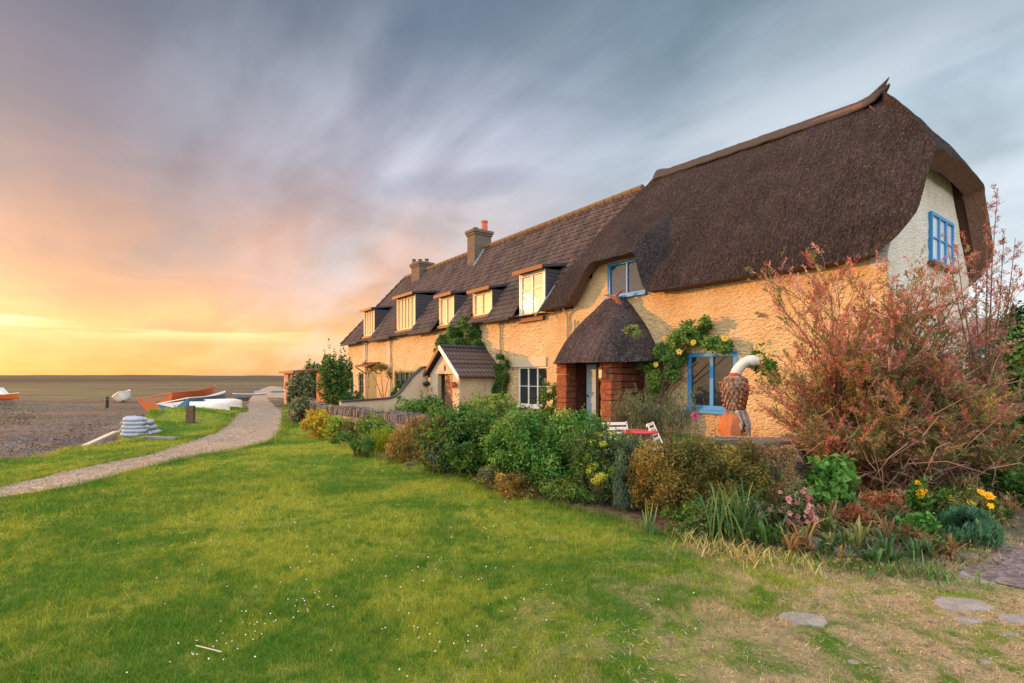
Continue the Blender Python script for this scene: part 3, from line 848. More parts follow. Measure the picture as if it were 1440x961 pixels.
# cut the window as a shallow frame standing proud of the wall instead of a hole
mb.build('gable_wall', M_gable, cottage, smooth=True, sharp=60)
mb = MB().box(WD - .02, WD + .28, .3, 10.4, 0, 4.3).box(.3, WD, 10.1, 10.4, 0, 4.4)
mb.build('back_wall', M_gable, cottage)
MB().box(.32, .36, .35, 10.3, 0.02, 4.0).box(.5, .55, 5.6, 9, 4.0, 5.2).build('room_shade_sheet', M_dark, cottage)  # added dark sheets standing for the shade of the rooms

add_window(cottage, 't', -.02, GB[0] - .03, GB[1] + .03, GB[2], GB[3] + .03, cols=2, rows=1, fw=.11, mull=.10, gm=M_dimglass, depth=.11)
add_window(cottage, 't', .03, NB[0], NB[1], NB[2], NB[3], cols=2, rows=1, fw=.075, mull=.06, lattice=True, gm=M_glass, depth=.09)
gw = add_window(cottage, 's', -.075, 2.45, 4.12, 4.22, 5.34, cols=3, rows=2, fw=.07, mull=.10, bar=.03, gm=M_netglass, depth=.11)
MB().box(-.12, .02, NB[0] - .08, NB[1] + .1, NB[2] - .09, NB[2] - .002).build('window_sill', M_blue, cottage, bevel=.01)
MB().box(-.10, .0, GB[0] - .1, GB[1] + .1, GB[2] - .10, GB[2] - .002).build('window_sill', M_blue, cottage, bevel=.01)
MB().box(2.38, 4.18, -.14, -.01, 4.13, 4.218).build('window_sill', M_redbrown, cottage, bevel=.01)
# eave timber seen under the thatch
MB().box(-.06, .02, .2, 5.4, 4.02, 4.14).build('wall_plate', M_redbrown, cottage)

# --- thatch
RT, RZ, ET, EZ = 2.85, 8.72, -.50, 3.98
VH = .45
def ss(x, a, b): q = np.clip((x - a) / (b - a), 0, 1); return q * q * (3 - 2 * q)
def prof(v):
    t = ET + (RT - ET) * v; z = EZ + (RZ - EZ) * v
    bl = .16 * np.sin(np.pi * np.clip(v, 0, 1)) ** .8
    t = t - bl * .82; z = z + bl * .57
    k = np.exp(-(v / .07) ** 2); z = z - .0 * k; t = t + .10 * k
    return t, z
def s_right(v):
    r = np.where(v < VH, -.5, -.5 + 1.55 * np.clip((v - VH) / (1 - VH), 0, 1) ** 1.12)
    return r + .62 * np.clip(1 - v / .20, 0, 1) ** 2.2
def s_left(v): return 10.35 - 2.6 * v ** .85 + .25 * np.sin(np.pi * v)
def Bn(s): return ss(s, 5.50, 6.05) * (1 - ss(s, 7.55, 9.0))
MV, NU = 60, 150
vrow = np.linspace(0, 1, MV + 1)
def front_grid(inner):
    Wv, U = np.meshgrid(vrow, np.linspace(0, 1, NU), indexing='ij')
    s = s_right(Wv) * (1 - U) + s_left(Wv) * U
    B = Bn(s)
    vst = .225 * B
    v = vst + (1 - vst) * Wv
    t, z = prof(v)
    fall = np.exp(-(Wv / .30) ** 2)
    t = t - .62 * B * fall; z = z + .10 * B * fall
    # the thatch swells round the window like a raised brow
    ring = np.exp(-((s - 5.2) / .7) ** 2) * np.exp(-(Wv / .25) ** 2) + np.exp(-((s - 9.2) / .8) ** 2) * np.exp(-(Wv / .3) ** 2)
    t = t - .10 * ring
    nz = fbm(s * .9, v * 5, 0, 11, 3) - .5; t = t - .08 * nz; z = z + .05 * nz - .26 * v ** 1.5 * np.clip((7.6 - s) / 6.5, 0, 1)
    nf = fbm(s * 5, v * 26, 0, 12, 2) - .5; t = t - .03 * nf; z = z + .02 * nf
    if inner:
        e = np.exp(-(Wv / .05) ** 2)
        t = t + .22 + .10 * e; z = z - .15 + .13 * e
        s = s + .34 * (1 - U) ** 8
    return np.stack([t, s, z], -1)
def hip_grid(inner):
    kk = vrow[vrow >= VH - 1e-6]; n = 40
    P = np.zeros((len(kk), n, 3))
    for i, v in enumerate(kk):
        a = np.linspace(0, 1, n)
        t0, z0 = prof(v); s0 = s_right(v); wfr = 1 - (v - VH) / (1 - VH)
        t1 = 2 * RT - t0
        P[i, :, 0] = t0 + (t1 - t0) * a
        bow = np.sin(np.pi * a)
        P[i, :, 1] = s0 - .10 * bow * wfr + .05 * (vnoise(a * 9, v * 9) - .5)
        P[i, :, 2] = z0 + .03 * bow * wfr + .03 * (vnoise(a * 14, v * 30, 2) - .5)
        if inner:
            P[i, :, 1] += .36; P[i, :, 2] -= .14
            P[i, :, 0] = RT + (P[i, :, 0] - RT) * .90
    return P
fo, fi = front_grid(False), front_grid(True)
# weld the front edge of the hip to the front slope
ho, hi = hip_grid(False), hip_grid(True)
k0 = int(round(VH * MV))
for i in range(ho.shape[0]):
    e = fo[k0 + i, 0]; ho[i, 0] = e; ho[i, -1] = (2 * RT - e[0], e[1], e[2])
    for q, wq in ((1, .6), (2, .3)):
        ho[i, q] += (ho[i, 0] - ho[i, 1]) * 0
    e = fi[k0 + i, 0]; hi[i, 0] = e; hi[i, -1] = (2 * RT - e[0], e[1], e[2])
def mirror(P): Q = P.copy(); Q[..., 0] = 2 * RT - Q[..., 0]; return Q
def back_flat(inner):
    g = front_grid(inner) if False else None
    Wv, U = np.meshgrid(vrow, np.linspace(0, 1, NU), indexing='ij')
    s = s_right(Wv) * (1 - U) + s_left(Wv) * U
    t, z = prof(Wv)
    if inner:
        e = np.exp(-(Wv / .05) ** 2); t = t + .22 + .10 * e; z = z - .15 + .13 * e; s = s + .34 * (1 - U) ** 8
    P = np.stack([t, s, z], -1)
    P[:, 0] = (fi if inner else fo)[:, 0]; P[-1] = (fi if inner else fo)[-1]
    return mirror(P)
bo, bi = back_flat(False), back_flat(True)
mb = MB(); mb.grid(fo); mb.grid(ho, flip=True); mb.grid(bo, flip=True)
mb.build('thatched_roof', M_thatch, cottage, smooth=True, weld=True, sharp=70)
mb = MB()
mb.grid(fi, flip=True); mb.grid(hi); mb.grid(bi)
def rim(A, B): mb.grid(np.stack([A, B], 0))
rim(fo[0], fi[0]); rim(fo[:k0 + 1, 0], fi[:k0 + 1, 0]); rim(fo[:, -1], fi[:, -1])
rim(ho[0], hi[0]); rim(bo[0], bi[0]); rim(bo[:k0 + 1, 0], bi[:k0 + 1, 0]); rim(bo[:, -1], bi[:, -1])
mb.build('thatch_underside', M_thcut, cottage, smooth=False)
# ridge cap with its turned-up end
mb = MB(); n = 60; P = np.zeros((n, 13, 3))
for i in range(n):
    a = i / (n - 1); s = 1.12 + (7.78 - 1.12) * a
    lift = .20 * math.exp(-((s - 1.02) / .30) ** 2) + .09 * math.exp(-((s - 7.75) / .3) ** 2)
    nar = 1 - .55 * math.exp(-((s - 1.0) / .25) ** 2)
    scal = .05 * abs(math.sin(s * 4.2))
    for j in range(13):
        b = (j - 6) / 6.0
        dt = b * (.20 + scal * .4) * nar
        zc = RZ + .055 - .26 * np.clip((7.6 - s) / 6.5, 0, 1) - abs(dt) * 1.40 * (1 if abs(b) > .12 else .8) + lift * (1 - .9 * abs(b)) + .02 * vnoise(s * 12, b * 5)
        P[i, j] = (RT + dt, s - .28 * math.exp(-((s - 1.1) / .2) ** 2) * (1 - abs(b)), zc)
mb.grid(P)
M_ridge = plain('ridge_thatch', (.060, .048, .044), .95, .4, 14, .1, .9)
capo = mb.build('thatch_ridge', M_ridge, cottage, smooth=True, sharp=80)
sm = capo.modifiers.new('solid', 'SOLIDIFY'); sm.thickness = .07; sm.offset = 1
mb = MB(); tip = (RT, .86, RZ + .46)
mb.tube([(RT, 1.5, RZ - .24), (RT, 1.15, RZ - .08), (RT, .98, RZ + .06), (RT, .86, RZ + .20)], [.05, .08, .055, .008], 8)
mb.build('ridge_finial', M_ridge, cottage, smooth=True)

# --- thatched porch with red brick piers
PF = -1.45
mb = MB()
def pier(m, t0, t1, s0, s1, z1):
    z = 0; 
    while z < z1 - .02:
        h = random.uniform(.13, .24); h = min(h, z1 - z)
        e = random.uniform(-.02, .025)
        m.rbox(((t0 + t1) / 2, (s0 + s1) / 2, z + h / 2), (t1 - t0 + e, s1 - s0 + e, h - .010), 0, .04)
        z += h
for a, b in ((7.78, 8.24), (5.95, 6.36)):
    q = MB(); pier(q, PF, PF + .42, a, b, 2.12)
    q.build('porch_pier', plain('red_sandstone', (.21, .072, .040), .9, .7, 7, .1, .9), cottage, bevel=.015)
q = MB(); z = 0
while z < 2.05:                                    # side wall of rough red stone in courses, darkened for shade
    h = random.uniform(.15, .24); t = PF + .44
    while t < -.05:
        l = min(random.uniform(.25, .5), -.03 - t); q.rbox((t + l / 2, 6.12, z + h / 2), (l - .02, .3 + random.uniform(-.02, .02), h - .02), 0, .03); t += l
    z += h
q.build('porch_side_wall', plain('shaded_red_stone', (.12, .045, .03), .9, .45, 5, .1, .8), cottage, bevel=.012)  # darker than the piers: shade on this side put into the colour
q = MB(); q.box(PF + .44, -.02, 7.86, 8.14, 0, 2.1); q.build('porch_side_wall', MATS['shaded_red_stone'], cottage)  # inner wall uses the shade-darkened stone too
MB().box(PF + .02, PF + .14, 6.36, 7.78, 2.02, 2.14).build('porch_beam', M_dark, cottage)
MB().box(PF + .05, .02, 6.3, 7.84, .0, .04).build('porch_floor', M_slab, cottage)
dr = MB().box(-.95, -.90, 6.62, 7.42, .05, 2.0); dr.box(-.97, -.952, 6.70, 7.34, 1.15, 1.85); dr.box(-.97, -.952, 6.70, 7.34, .2, 1.0)
door = dr.build('door', M_paleblue, cottage, bevel=.008)
door.location = (0, 0, 0)
MB().box(-.02, .0, 6.3, 7.8, 0, 2.1).build('porch_shade_panel', M_dark, cottage)  # added dark panel standing for shade inside the thatched porch
MB().lathe((-1.0, 7.33, 1.05), [(.02, -.03), (.028, 0), (.02, .03)], 8).build('handle', M_iron, door)
MB().box(PF + .03, PF + .13, 6.44, 6.56, 0, 2.02).build('porch_post', M_dark, cottage)
# roof of the porch
n, m = 64, 22; P = np.zeros((m, n, 3)); Pi = np.zeros((m, n, 3))
sc_, hs, hd = 6.98, 1.62, 1.92
for i in range(m):
    f = i / (m - 1)
    z = 2.06 + 1.96 * f ** .92
    kx = (1 - f) ** .95
    for j in range(n):
        a = math.pi * j / (n - 1)
        # rounded rectangle reaching out from the wall
        ca, sa = math.cos(a), math.sin(a); p_ = 3.2
        rr_ = 1 / (abs(ca) ** p_ + abs(sa) ** p_) ** (1 / p_)
        s = sc_ + .08 * f + rr_ * ca * (.34 + (hs - .34) * kx); t = -rr_ * sa * (.30 + (hd - .30) * kx)
        bl = .10 * math.sin(math.pi * f); nn = .05 * (fbm(a * 4, f * 6, 0, 5, 3) - .5)
        P[i, j] = (t * (1 + bl * .5) - nn, s + ca * (bl + nn), z - .05 * sa * (1 - f) + nn)
mb = MB(); mb.grid(P, flip=True)
# closed top
k = len(mb.v); mb.v.append((-.12, sc_, 4.08))
base_i = (m - 1) * n
for j in range(n - 1): mb.f.append((base_i + j, base_i + j + 1, k))
Pu = P[0].copy(); Pu[:, 0] = Pu[:, 0] * .84; Pu[:, 1] = sc_ + (Pu[:, 1] - sc_) * .84; Pu[:, 2] += .02
mb.build('porch_roof', M_thatch2, cottage, smooth=True, sharp=75)
mb = MB(); mb.grid(np.stack([P[0], Pu], 0)); k = len(mb.v); mb.v.append((-.4, sc_, 2.35))
for j in range(n - 1): mb.f.append((n + j, n + j + 1, k))
mb.build('porch_roof_underside', M_thcut, cottage)
# straw figure on the porch ridge
mb = MB()
mb.tube([(-.34, 6.62, 3.74), (-.40, 6.66, 3.90), (-.42, 6.72, 4.02)], [.10, .085, .05], 7)
mb.tube([(-.42, 6.72, 4.02), (-.40, 6.55, 4.16), (-.40, 6.38, 4.20)], [.05, .035, .01], 6)
mb.tube([(-.36, 6.78, 3.95), (-.38, 7.0, 4.10), (-.38, 7.25, 4.12)], [.06, .05, .01], 6)
mb.build('roof_ornament', plain('straw_ornament', (.20, .085, .05), .9, .4, 16), cottage, smooth=True)
# wall lantern on the right pier
lan = empty('wall_lantern', W(PF - .14, 6.18, 1.72), HROT, 'small copper lantern fixed to the red pier right of the thatched porch opening', 'lantern')
MB().box(-.055, .055, -.055, .055, -.14, .10).build('glass', mat('lantern_glass', f_glass, refl=.2, body=(.30, .16, .10)), lan, bevel=.006)
MB().lathe((0, 0, .10), [(.085, 0), (.06, .05), (.02, .09), (.012, .12)], 8).build('cap', M_redbrown, lan)
MB().box(-.07, .07, -.07, .07, -.165, -.14).tube([(0, 0, -.13), (.13, 0, -.16)], .014, 5).build('bracket', M_redbrown, lan)
def pipe(root, s, t, z0, z1, swan=True, y_off=0.0, name='drainpipe', m=None):
    q = MB(); pts = [(t, s, z0), (t, s, z1 - .25)]
    if swan: pts += [(t - .02, s, z1 - .18), (t - .16, s, z1 - .03), (t - .20, s, z1 + .02)]
    q.tube(pts, .038, 8)
    for z in np.arange(z0 + .4, z1 - .3, 1.1): q.tube([(t, s, z), (t, s, z + .05)], .05, 8)
    return q.off(y=y_off).build(name, m or M_pipe, root, smooth=True)
pipe(cottage, 9.25, -.07, .1, 3.95)
pipe(cottage, 8.90, -.07, .1, 3.80, swan=False)

# ================================================================== tiled terrace
TS = 10.4
terrace = empty('tiled_terrace', W(0, TS, 0), HROT, 'long cream stone terrace with a dark tiled roof, dormer windows and chimneys beyond the thatch', 'terrace')
YO = -TS
WW = (10.10, 12.20, .53, 2.0); DA = (26.95, 28.4, 0, 2.08); WA = (21.5, 24.2, .5, 1.98); DB = (29.3, 30.3, .5, 1.95); DC = (31.3, 32.0, .5, 2.0)
WWH = (10.42, 12.20, .53, 2.0)
mb = MB()
wall_panel(mb, 't', 0, .3, 10.402, 19.0, 0, 4.05, [WWH], seed=1)
wall_panel(mb, 't', 0, .3, 19.0, 32.4, 0, 4.05, [WA, DA, DB, DC], step=.16, seed=1, amp=.035)
mb.off(y=YO).build('wall', M_wall_t, terrace, smooth=True, weld=True, sharp=60)
MB().box(5.4, 5.7, TS, 32.4, 0, 4.1).box(.3, 5.4, 32.1, 32.4, 0, 4.1).off(y=YO).build('back_wall', M_wall, terrace)
MB().box(.32, .36, 10.5, 32, .02, 4.0).off(y=YO).build('room_shade_sheet', M_dark, terrace)  # added dark sheet standing for shade behind the terrace windows
# pale render bands round openings and between the houses
for a, b, z0, z1 in ((10.42, 12.5, 2.0, 2.34), (28.55, 29.15, 0, 3.88), (24.75, 25.35, 0, 3.88)):
    MB().box(-.05, .02, a, b, z0, z1).off(y=YO).build('render_band', M_smooth, terrace)
def add_w(u0, u1, z0, z1, **k):
    return add_window(terrace, 't', .05, u0, u1, z0, z1, y_off=YO, **k)
add_w(10.42, 12.2, .53, 2.0, cols=3, rows=2, fm=M_white, gm=M_dimglass, fw=.06, mull=.05)
MB().box(-.08, .05, 10.42, 12.3, .44, .528).off(y=YO).build('window_sill', M_white, terrace)
add_w(*WA, cols=4, rows=3, fm=M_green, gm=M_dimglass, fw=.10, mull=.07)
add_w(*DB, cols=2, rows=3, fm=M_green, gm=M_dimglass, fw=.10); add_w(*DC, cols=2, rows=3, fm=M_green, gm=M_dimglass, fw=.1)
q = MB()
for k in range(9): q.box(.03, .08, DA[0] + .02 + k * .157, DA[0] + .165 + k * .157, .02, 2.04)
d1 = q.off(y=YO).build('door', M_green, terrace, bevel=.006)
MB().lathe((.0, DA[0] + .25 + YO, 1.0), [(.02, -.03), (.03, 0), (.02, .03)], 8).build('handle', M_iron, d1)
q = MB().rbox((-.38, 27.6 + YO, 2.42), (.9, 2.4, .07), 0, 0, (.28, 0)); q.build('door_canopy', M_redbrown, terrace)
for s_ in (26.55, 28.65): MB().tube([(-.72, s_ + YO, 2.25), (-.02, s_ + YO, 1.8)], .035, 5).build('canopy_bracket', M_redbrown, terrace)

# roof: pantiles modelled as rolls and stepped courses
TE, TEZ, TR, TRZ, SE0, SE1, SR1 = -.36, 3.93, 2.85, 8.46, 8.2, 32.85, 29.0
def tile_slope(mirror_=False, fine=True):
    rows_ = 21; per = .24; sub = 6 if fine else 1
    S_ = np.arange(SE0, SE1 + .01, per / sub)
    mbt = MB(); lines = []
    for r in range(rows_):
        for e in (0, 1):
            f = (r + e) / rows_ if e == 0 else (r + .999) / rows_
            lines.append((f, .035 * (1 - e)))
    P = np.zeros((len(lines), len(S_), 3))
    for i, (f, lift) in enumerate(lines):
        lim = SE1 + (SR1 - SE1) * f
        s = np.minimum(S_, lim); lo = 10.15 - 2.35 * f ** .85; s = np.maximum(s, lo)
        wv = .032 * np.cos(2 * np.pi * S_ / per) if fine else 0 * S_
        wv = np.where((S_ > lim) | (S_ < lo), 0, wv)
        sag = .07 * (fbm(s * .35, f * 2.5, 0, 21, 2) - .5) + .014 * (vnoise(np.floor(s / per) * 7.1, math.floor(f * rows_) * 3.3, 5) - .5)
        h = wv + lift + sag
        t = TE + (TR - TE) * f - h * .815; z = TEZ + (TRZ - TEZ) * f + h * .58
        P[i, :, 0] = (2 * TR - t) if mirror_ else t; P[i, :, 1] = s; P[i, :, 2] = z
    mbt.grid(P, flip=mirror_)
    if not mirror_:
        cuts = [(10.5, 12.12, 3.5), (13.98, 15.55, 4.1), (17.2, 18.72, 3.95), (21.4, 23.88, 4.1), (27.35, 29.3, 4.1)]
        A = np.array(mbt.v); F4 = np.array(mbt.f); c = A[F4].mean(1)
        bad = np.zeros(len(F4), bool)
        for a, b, z in cuts: bad |= (c[:, 1] > a) & (c[:, 1] < b) & (c[:, 0] < .12) & (c[:, 2] > z)
        mbt.f = [tuple(q) for q in F4[~bad].tolist()]
    return mbt
rt = tile_slope().off(y=YO).build('tiled_roof', M_tile, terrace, smooth=True, sharp=50)
tile_slope(True, False).off(y=YO).build('tiled_roof_back', M_tile, terrace)
mb = MB(); mb.add([(TE, SE1, TEZ), (TR, SR1, TRZ), (2 * TR - TE, SE1, TEZ)], [(0, 1, 2)]); mb.add([(TE, SE1, TEZ - .02), (2 * TR - TE, SE1, TEZ - .02), (2 * TR - TE, SE0 + 2, TEZ - .02), (TE, SE0 + 2, TEZ - .02)], [(0, 1, 2, 3)])
mb.off(y=YO).build('hip_end', M_tile, terrace)
q = MB()
s = 8.4
while s < SR1:
    q.tube([(TR, s, TRZ + .03), (TR, s + .44, TRZ + .045)], [.135, .12], 10); s += .45
M_ridget = plain('ridge_tile', (.135, .088, .045), .85, .35, 4)
q.off(y=YO).build('ridge_tile', M_ridget, terrace, smooth=True)
q = MB()
for k in range(14):
    a = k / 14; b = (k + 1) / 14
    pa = (TR + (TE - TR) * a, SR1 + (SE1 - SR1) * a, TRZ + (TEZ - TRZ) * a + .03); pb = (TR + (TE - TR) * b, SR1 + (SE1 - SR1) * b, TRZ + (TEZ - TRZ) * b + .06)
    q.tube([pa, pb], [.10, .12], 8)
q.off(y=YO).build('hip_tile', M_tile, terrace, smooth=True)
# gutters between the dormers
for a, b in ((12.2, 14.0), (15.6, 17.1), (18.8, 21.3), (24.0, 27.3), (29.4, 32.8)):
    MB().tube([(TE - .05, a, TEZ - .05), (TE - .05, b, TEZ - .05)], .055, 8).off(y=YO).build('gutter', M_iron, terrace, smooth=True)
for s_ in (13.3, 24.6, 28.7): pipe(terrace, s_, -.07, .1, 3.9, y_off=YO)

# dormers
def dormer(s0, s1, z0, z1, cols, rows, fm, gm, deepen=0.0):
    d = MB(); tf = .0
    def troof(z): return TE + (z - TEZ) * (TR - TE) / (TRZ - TEZ)
    b = troof(z1) + .25
    # timber surround and sides hung with slate
    d.box(tf, tf + .12, s0 - .07, s0, z0 - .12, z1).box(tf, tf + .12, s1, s1 + .07, z0 - .12, z1).box(tf, tf + .12, s0, s1, z1 - .05, z1)
    dm = d.off(y=YO).build('dormer', fm, terrace)
    for sa, sb in ((s0 - .10, s0 - .07), (s1 + .07, s1 + .10)):
        c = MB(); zz1 = z0 - .1; nrow = max(4, int((z1 - zz1) / .13))
        for k in range(nrow):
            za = zz1 + (z1 - zz1) * k / nrow; zb = za + (z1 - zz1) / nrow
            tb = max(troof(zb) + .18, tf + .2)
            o_ = .018 if sa < s0 - .075 else -.018
            c.add([(tf + .02, sa - (o_ if o_ > 0 else 0), za), (tb, sa - (o_ if o_ > 0 else 0), za), (tb, sb - (o_ if o_ < 0 else 0), za), (tf + .02, sb - (o_ if o_ < 0 else 0), za),
                   (tf + .02, sa, zb), (tb, sa, zb), (tb, sb, zb), (tf + .02, sb, zb)], [(0, 3, 2, 1), (4, 5, 6, 7), (0, 1, 5, 4), (1, 2, 6, 5), (2, 3, 7, 6), (3, 0, 4, 7)])
        c.off(y=YO).build('cheek', M_slate, dm)
    r = MB(); r.add([(tf - .22, s0 - .2, z1 + .0), (tf - .22, s1 + .2, z1), (b, s1 + .2, z1 + .22), (b, s0 - .2, z1 + .22),
                     (tf - .22, s0 - .2, z1 + .10), (tf - .22, s1 + .2, z1 + .10), (b, s1 + .2, z1 + .32), (b, s0 - .2, z1 + .32)],
                    [(0, 1, 2, 3), (7, 6, 5, 4), (0, 4, 5, 1), (1, 5, 6, 2), (2, 6, 7, 3), (3, 7, 4, 0)])
    r.off(y=YO).build('dormer_roof', M_slate, dm)
    MB().box(tf - .25, tf - .222, s0 - .2, s1 + .2, z1 - .04, z1 + .11).off(y=YO).build('fascia', M_redbrown, dm)
    MB().tube([(troof(z0 - .1) - .03, s0 - .13, z0 - .05), (troof(z1) + .1, s0 - .13, z1 + .02)], .03, 5).off(y=YO).build('flashing', M_lead, dm)
    win, g = window(dm, 't', tf + .02, s0, s1, z0, z1 - .05, cols=cols, rows=rows, fm=fm, fw=.075, mull=.07, bar=.025, y_off=YO, level='window')
    g.build('pane', gm, dm)
    MB().box(tf - .14, tf + .03, s0 - .1, s1 + .1, z0 - .14, z0 - .002).off(y=YO).build('sill', M_redbrown, dm)
    return dm
dormer(10.60, 12.02, 3.84, 5.58, 2, 3, M_white, M_goldglass)
dormer(14.08, 15.45, 4.28, 5.32, 2, 1, M_cream, M_goldglass)
dormer(17.30, 18.62, 4.12, 5.52, 2, 1, M_cream, M_goldglass)
dormer(21.50, 23.78, 4.26, 6.10, 5, 1, M_cream, M_goldglass)
dormer(27.45, 29.2, 4.28, 5.92, 4, 1, M_cream, M_goldglass)
# apron of wall below the near dormer
# chimneys
def chimney(s0, s1, t0, t1, z0, z1, pots):
    c = MB(); c.box(t0, t1, s0, s1, z0, z1 - .28).box(t0 - .05, t1 + .05, s0 - .05, s1 + .05, z1 - .28, z1 - .16).box(t0 - .10, t1 + .10, s0 - .10, s1 + .10, z1 - .16, z1)
    ch = c.off(y=YO).build('chimney', M_chim, terrace, bevel=.012)
    for t, s, h, r, m_ in pots:
        MB().lathe((t, s + YO, z1), [(r * 1.05, 0), (r * 1.15, .04), (r * .95, .08), (r * .85, h * .8), (r * 1.0, h * .85), (r * 1.05, h), (r * .7, h), (r * .6, h - .1)], 12).build('chimney_pot', m_, ch, smooth=True)
    return ch
c1_ = chimney(18.95, 19.70, 2.22, 3.28, 7.3, 9.42, [(3.0, 19.2, .58, .18, M_pot), (2.62, 19.5, .22, .14, M_chim)])
chimney(25.9, 27.1, 2.4, 3.35, 7.6, 9.02, [(2.5, 26.9, .30, .13, M_chim), (2.75, 26.5, .26, .13, M_chim), (3.05, 26.15, .26, .13, M_chim)])
MB().add([(2.17, 18.9, 7.42), (2.17, 18.6, 7.42), (3.0, 18.6, 8.62), (3.0, 18.9, 8.66)], [(0, 1, 2, 3)]).tube([(2.12, 18.88, 7.40), (2.85, 18.90, 8.50)], .06, 6).off(y=YO).build('chimney_flashing', M_lead, terrace)

# gabled porch with tile roof
porch_t = -2.0
q = MB()
q.box(porch_t, .0, 13.26, 13.42, 0, 1.74).box(porch_t, 0, 15.56, 15.72, 0, 1.74)
q.box(porch_t, porch_t + .16, 13.42, 13.78, 0, 1.74).box(porch_t, porch_t + .16, 15.02, 15.56, 0, 1.74)
q.add([(porch_t, 13.26, 1.742), (porch_t, 15.72, 1.742), (porch_t, 14.5, 2.66), (porch_t + .16, 13.26, 1.742), (porch_t + .16, 15.72, 1.742), (porch_t + .16, 14.5, 2.66)],
      [(0, 2, 1), (3, 4, 5), (0, 1, 4, 3), (0, 3, 5, 2), (1, 2, 5, 4)])
q.off(y=YO).build('porch_wall', M_smooth, terrace)
for sg in (-1, 1):
    q = MB(); n = 13; m = 7; P = np.zeros((2 * m, n * 6 + 1, 3))
    for i in range(2 * m):
        f = (i // 2 + (.999 if i % 2 else 0)) / m; lift = 0 if i % 2 else .03
        for j in range(n * 6 + 1):
            t = -2.22 + 2.24 * j / (n * 6); h = .02 * math.cos(2 * math.pi * j / 6) + lift
            P[i, j] = (t, 14.5 + sg * (1.52 * (1 - f) + h * .6), 1.62 + 1.22 * f + h * .78)
    q.grid(P, flip=sg > 0); q.off(y=YO)
    o = q.build('porch_roof', M_tile, terrace, smooth=True, sharp=50)
    so_ = o.modifiers.new('s', 'SOLIDIFY'); so_.thickness = .05
    MB().add([(-2.24, 14.5 + sg * 1.54, 1.50), (-2.24, 14.5 + sg * 1.54, 1.66), (-2.24, 14.5, 2.90), (-2.24, 14.5, 2.72),
              (-2.20, 14.5 + sg * 1.54, 1.50), (-2.20, 14.5 + sg * 1.54, 1.66), (-2.20, 14.5, 2.90), (-2.20, 14.5, 2.72)],
             [(0, 1, 2, 3), (7, 6, 5, 4), (0, 4, 5, 1), (1, 5, 6, 2), (2, 6, 7, 3), (3, 7, 4, 0)]).off(y=YO).build('bargeboard', M_redbrown if sg > 0 else M_white, terrace)
MB().tube([(-2.22, 14.5, 2.86), (0, 14.5, 2.86)], .07, 8).off(y=YO).build('porch_ridge', M_slate, terrace, smooth=True)
pd = MB().box(porch_t + .10, porch_t + .15, 13.80, 14.6, .02, 1.72); pd = pd.off(y=YO).build('door', M_door, terrace)
MB().lathe((porch_t + .07, 14.5 + YO, .95), [(.02, -.03), (.03, 0), (.02, .03)], 8).build('handle', M_iron, pd)
MB().box(porch_t + .17, porch_t + .9, 13.5, 15.5, 0, .02).box(porch_t + .8, porch_t + .85, 13.45, 15.5, .02, 1.7).off(y=YO).build('porch_inside', M_dark, terrace)  # dark sheets standing for shade inside the tiled porch
MB().box(porch_t - .03, porch_t + .02, 14.38, 14.44, 1.86, 2.10).box(porch_t - .03, porch_t + .02, 14.34, 14.5, 1.96, 2.0).off(y=YO).build('house_sign', M_iron, terrace)

# ------------------------------------------------------------------ rendered garden wall running out from the tiled porch
gwl = empty('rendered_garden_wall', W(-2, 15.9, 0), HROT, 'smooth beige garden wall with dark coping that ramps down from the tiled porch', 'wall')
prof_ = [(0, 2.02), (-.25, 2.0), (-.7, 1.62), (-1.15, 1.08), (-1.45, .80), (-1.8, .72), (-3.7, .64)]
q = MB(); c = MB()
for (a, za), (b, zb) in zip(prof_[:-1], prof_[1:]):
    q.add([(a, 0, 0), (b, 0, 0), (b, .2, 0), (a, .2, 0), (a, 0, za), (b, 0, zb), (b, .2, zb), (a, .2, za)], [(0, 1, 2, 3), (7, 6, 5, 4), (0, 4, 5, 1), (3, 2, 6, 7), (1, 5, 6, 2)])
    c.add([(a, -.05, za + .002), (b, -.05, zb + .002), (b, .25, zb + .002), (a, .25, za + .002), (a, -.05, za + .06), (b, -.05, zb + .06), (b, .25, zb + .06), (a, .25, za + .06)],
          [(0, 1, 2, 3), (7, 6, 5, 4), (0, 4, 5, 1), (3, 2, 6, 7), (1, 5, 6, 2), (0, 3, 7, 4)])
q.build('wall_face', M_smooth, gwl); c.build('coping', M_slate, gwl)

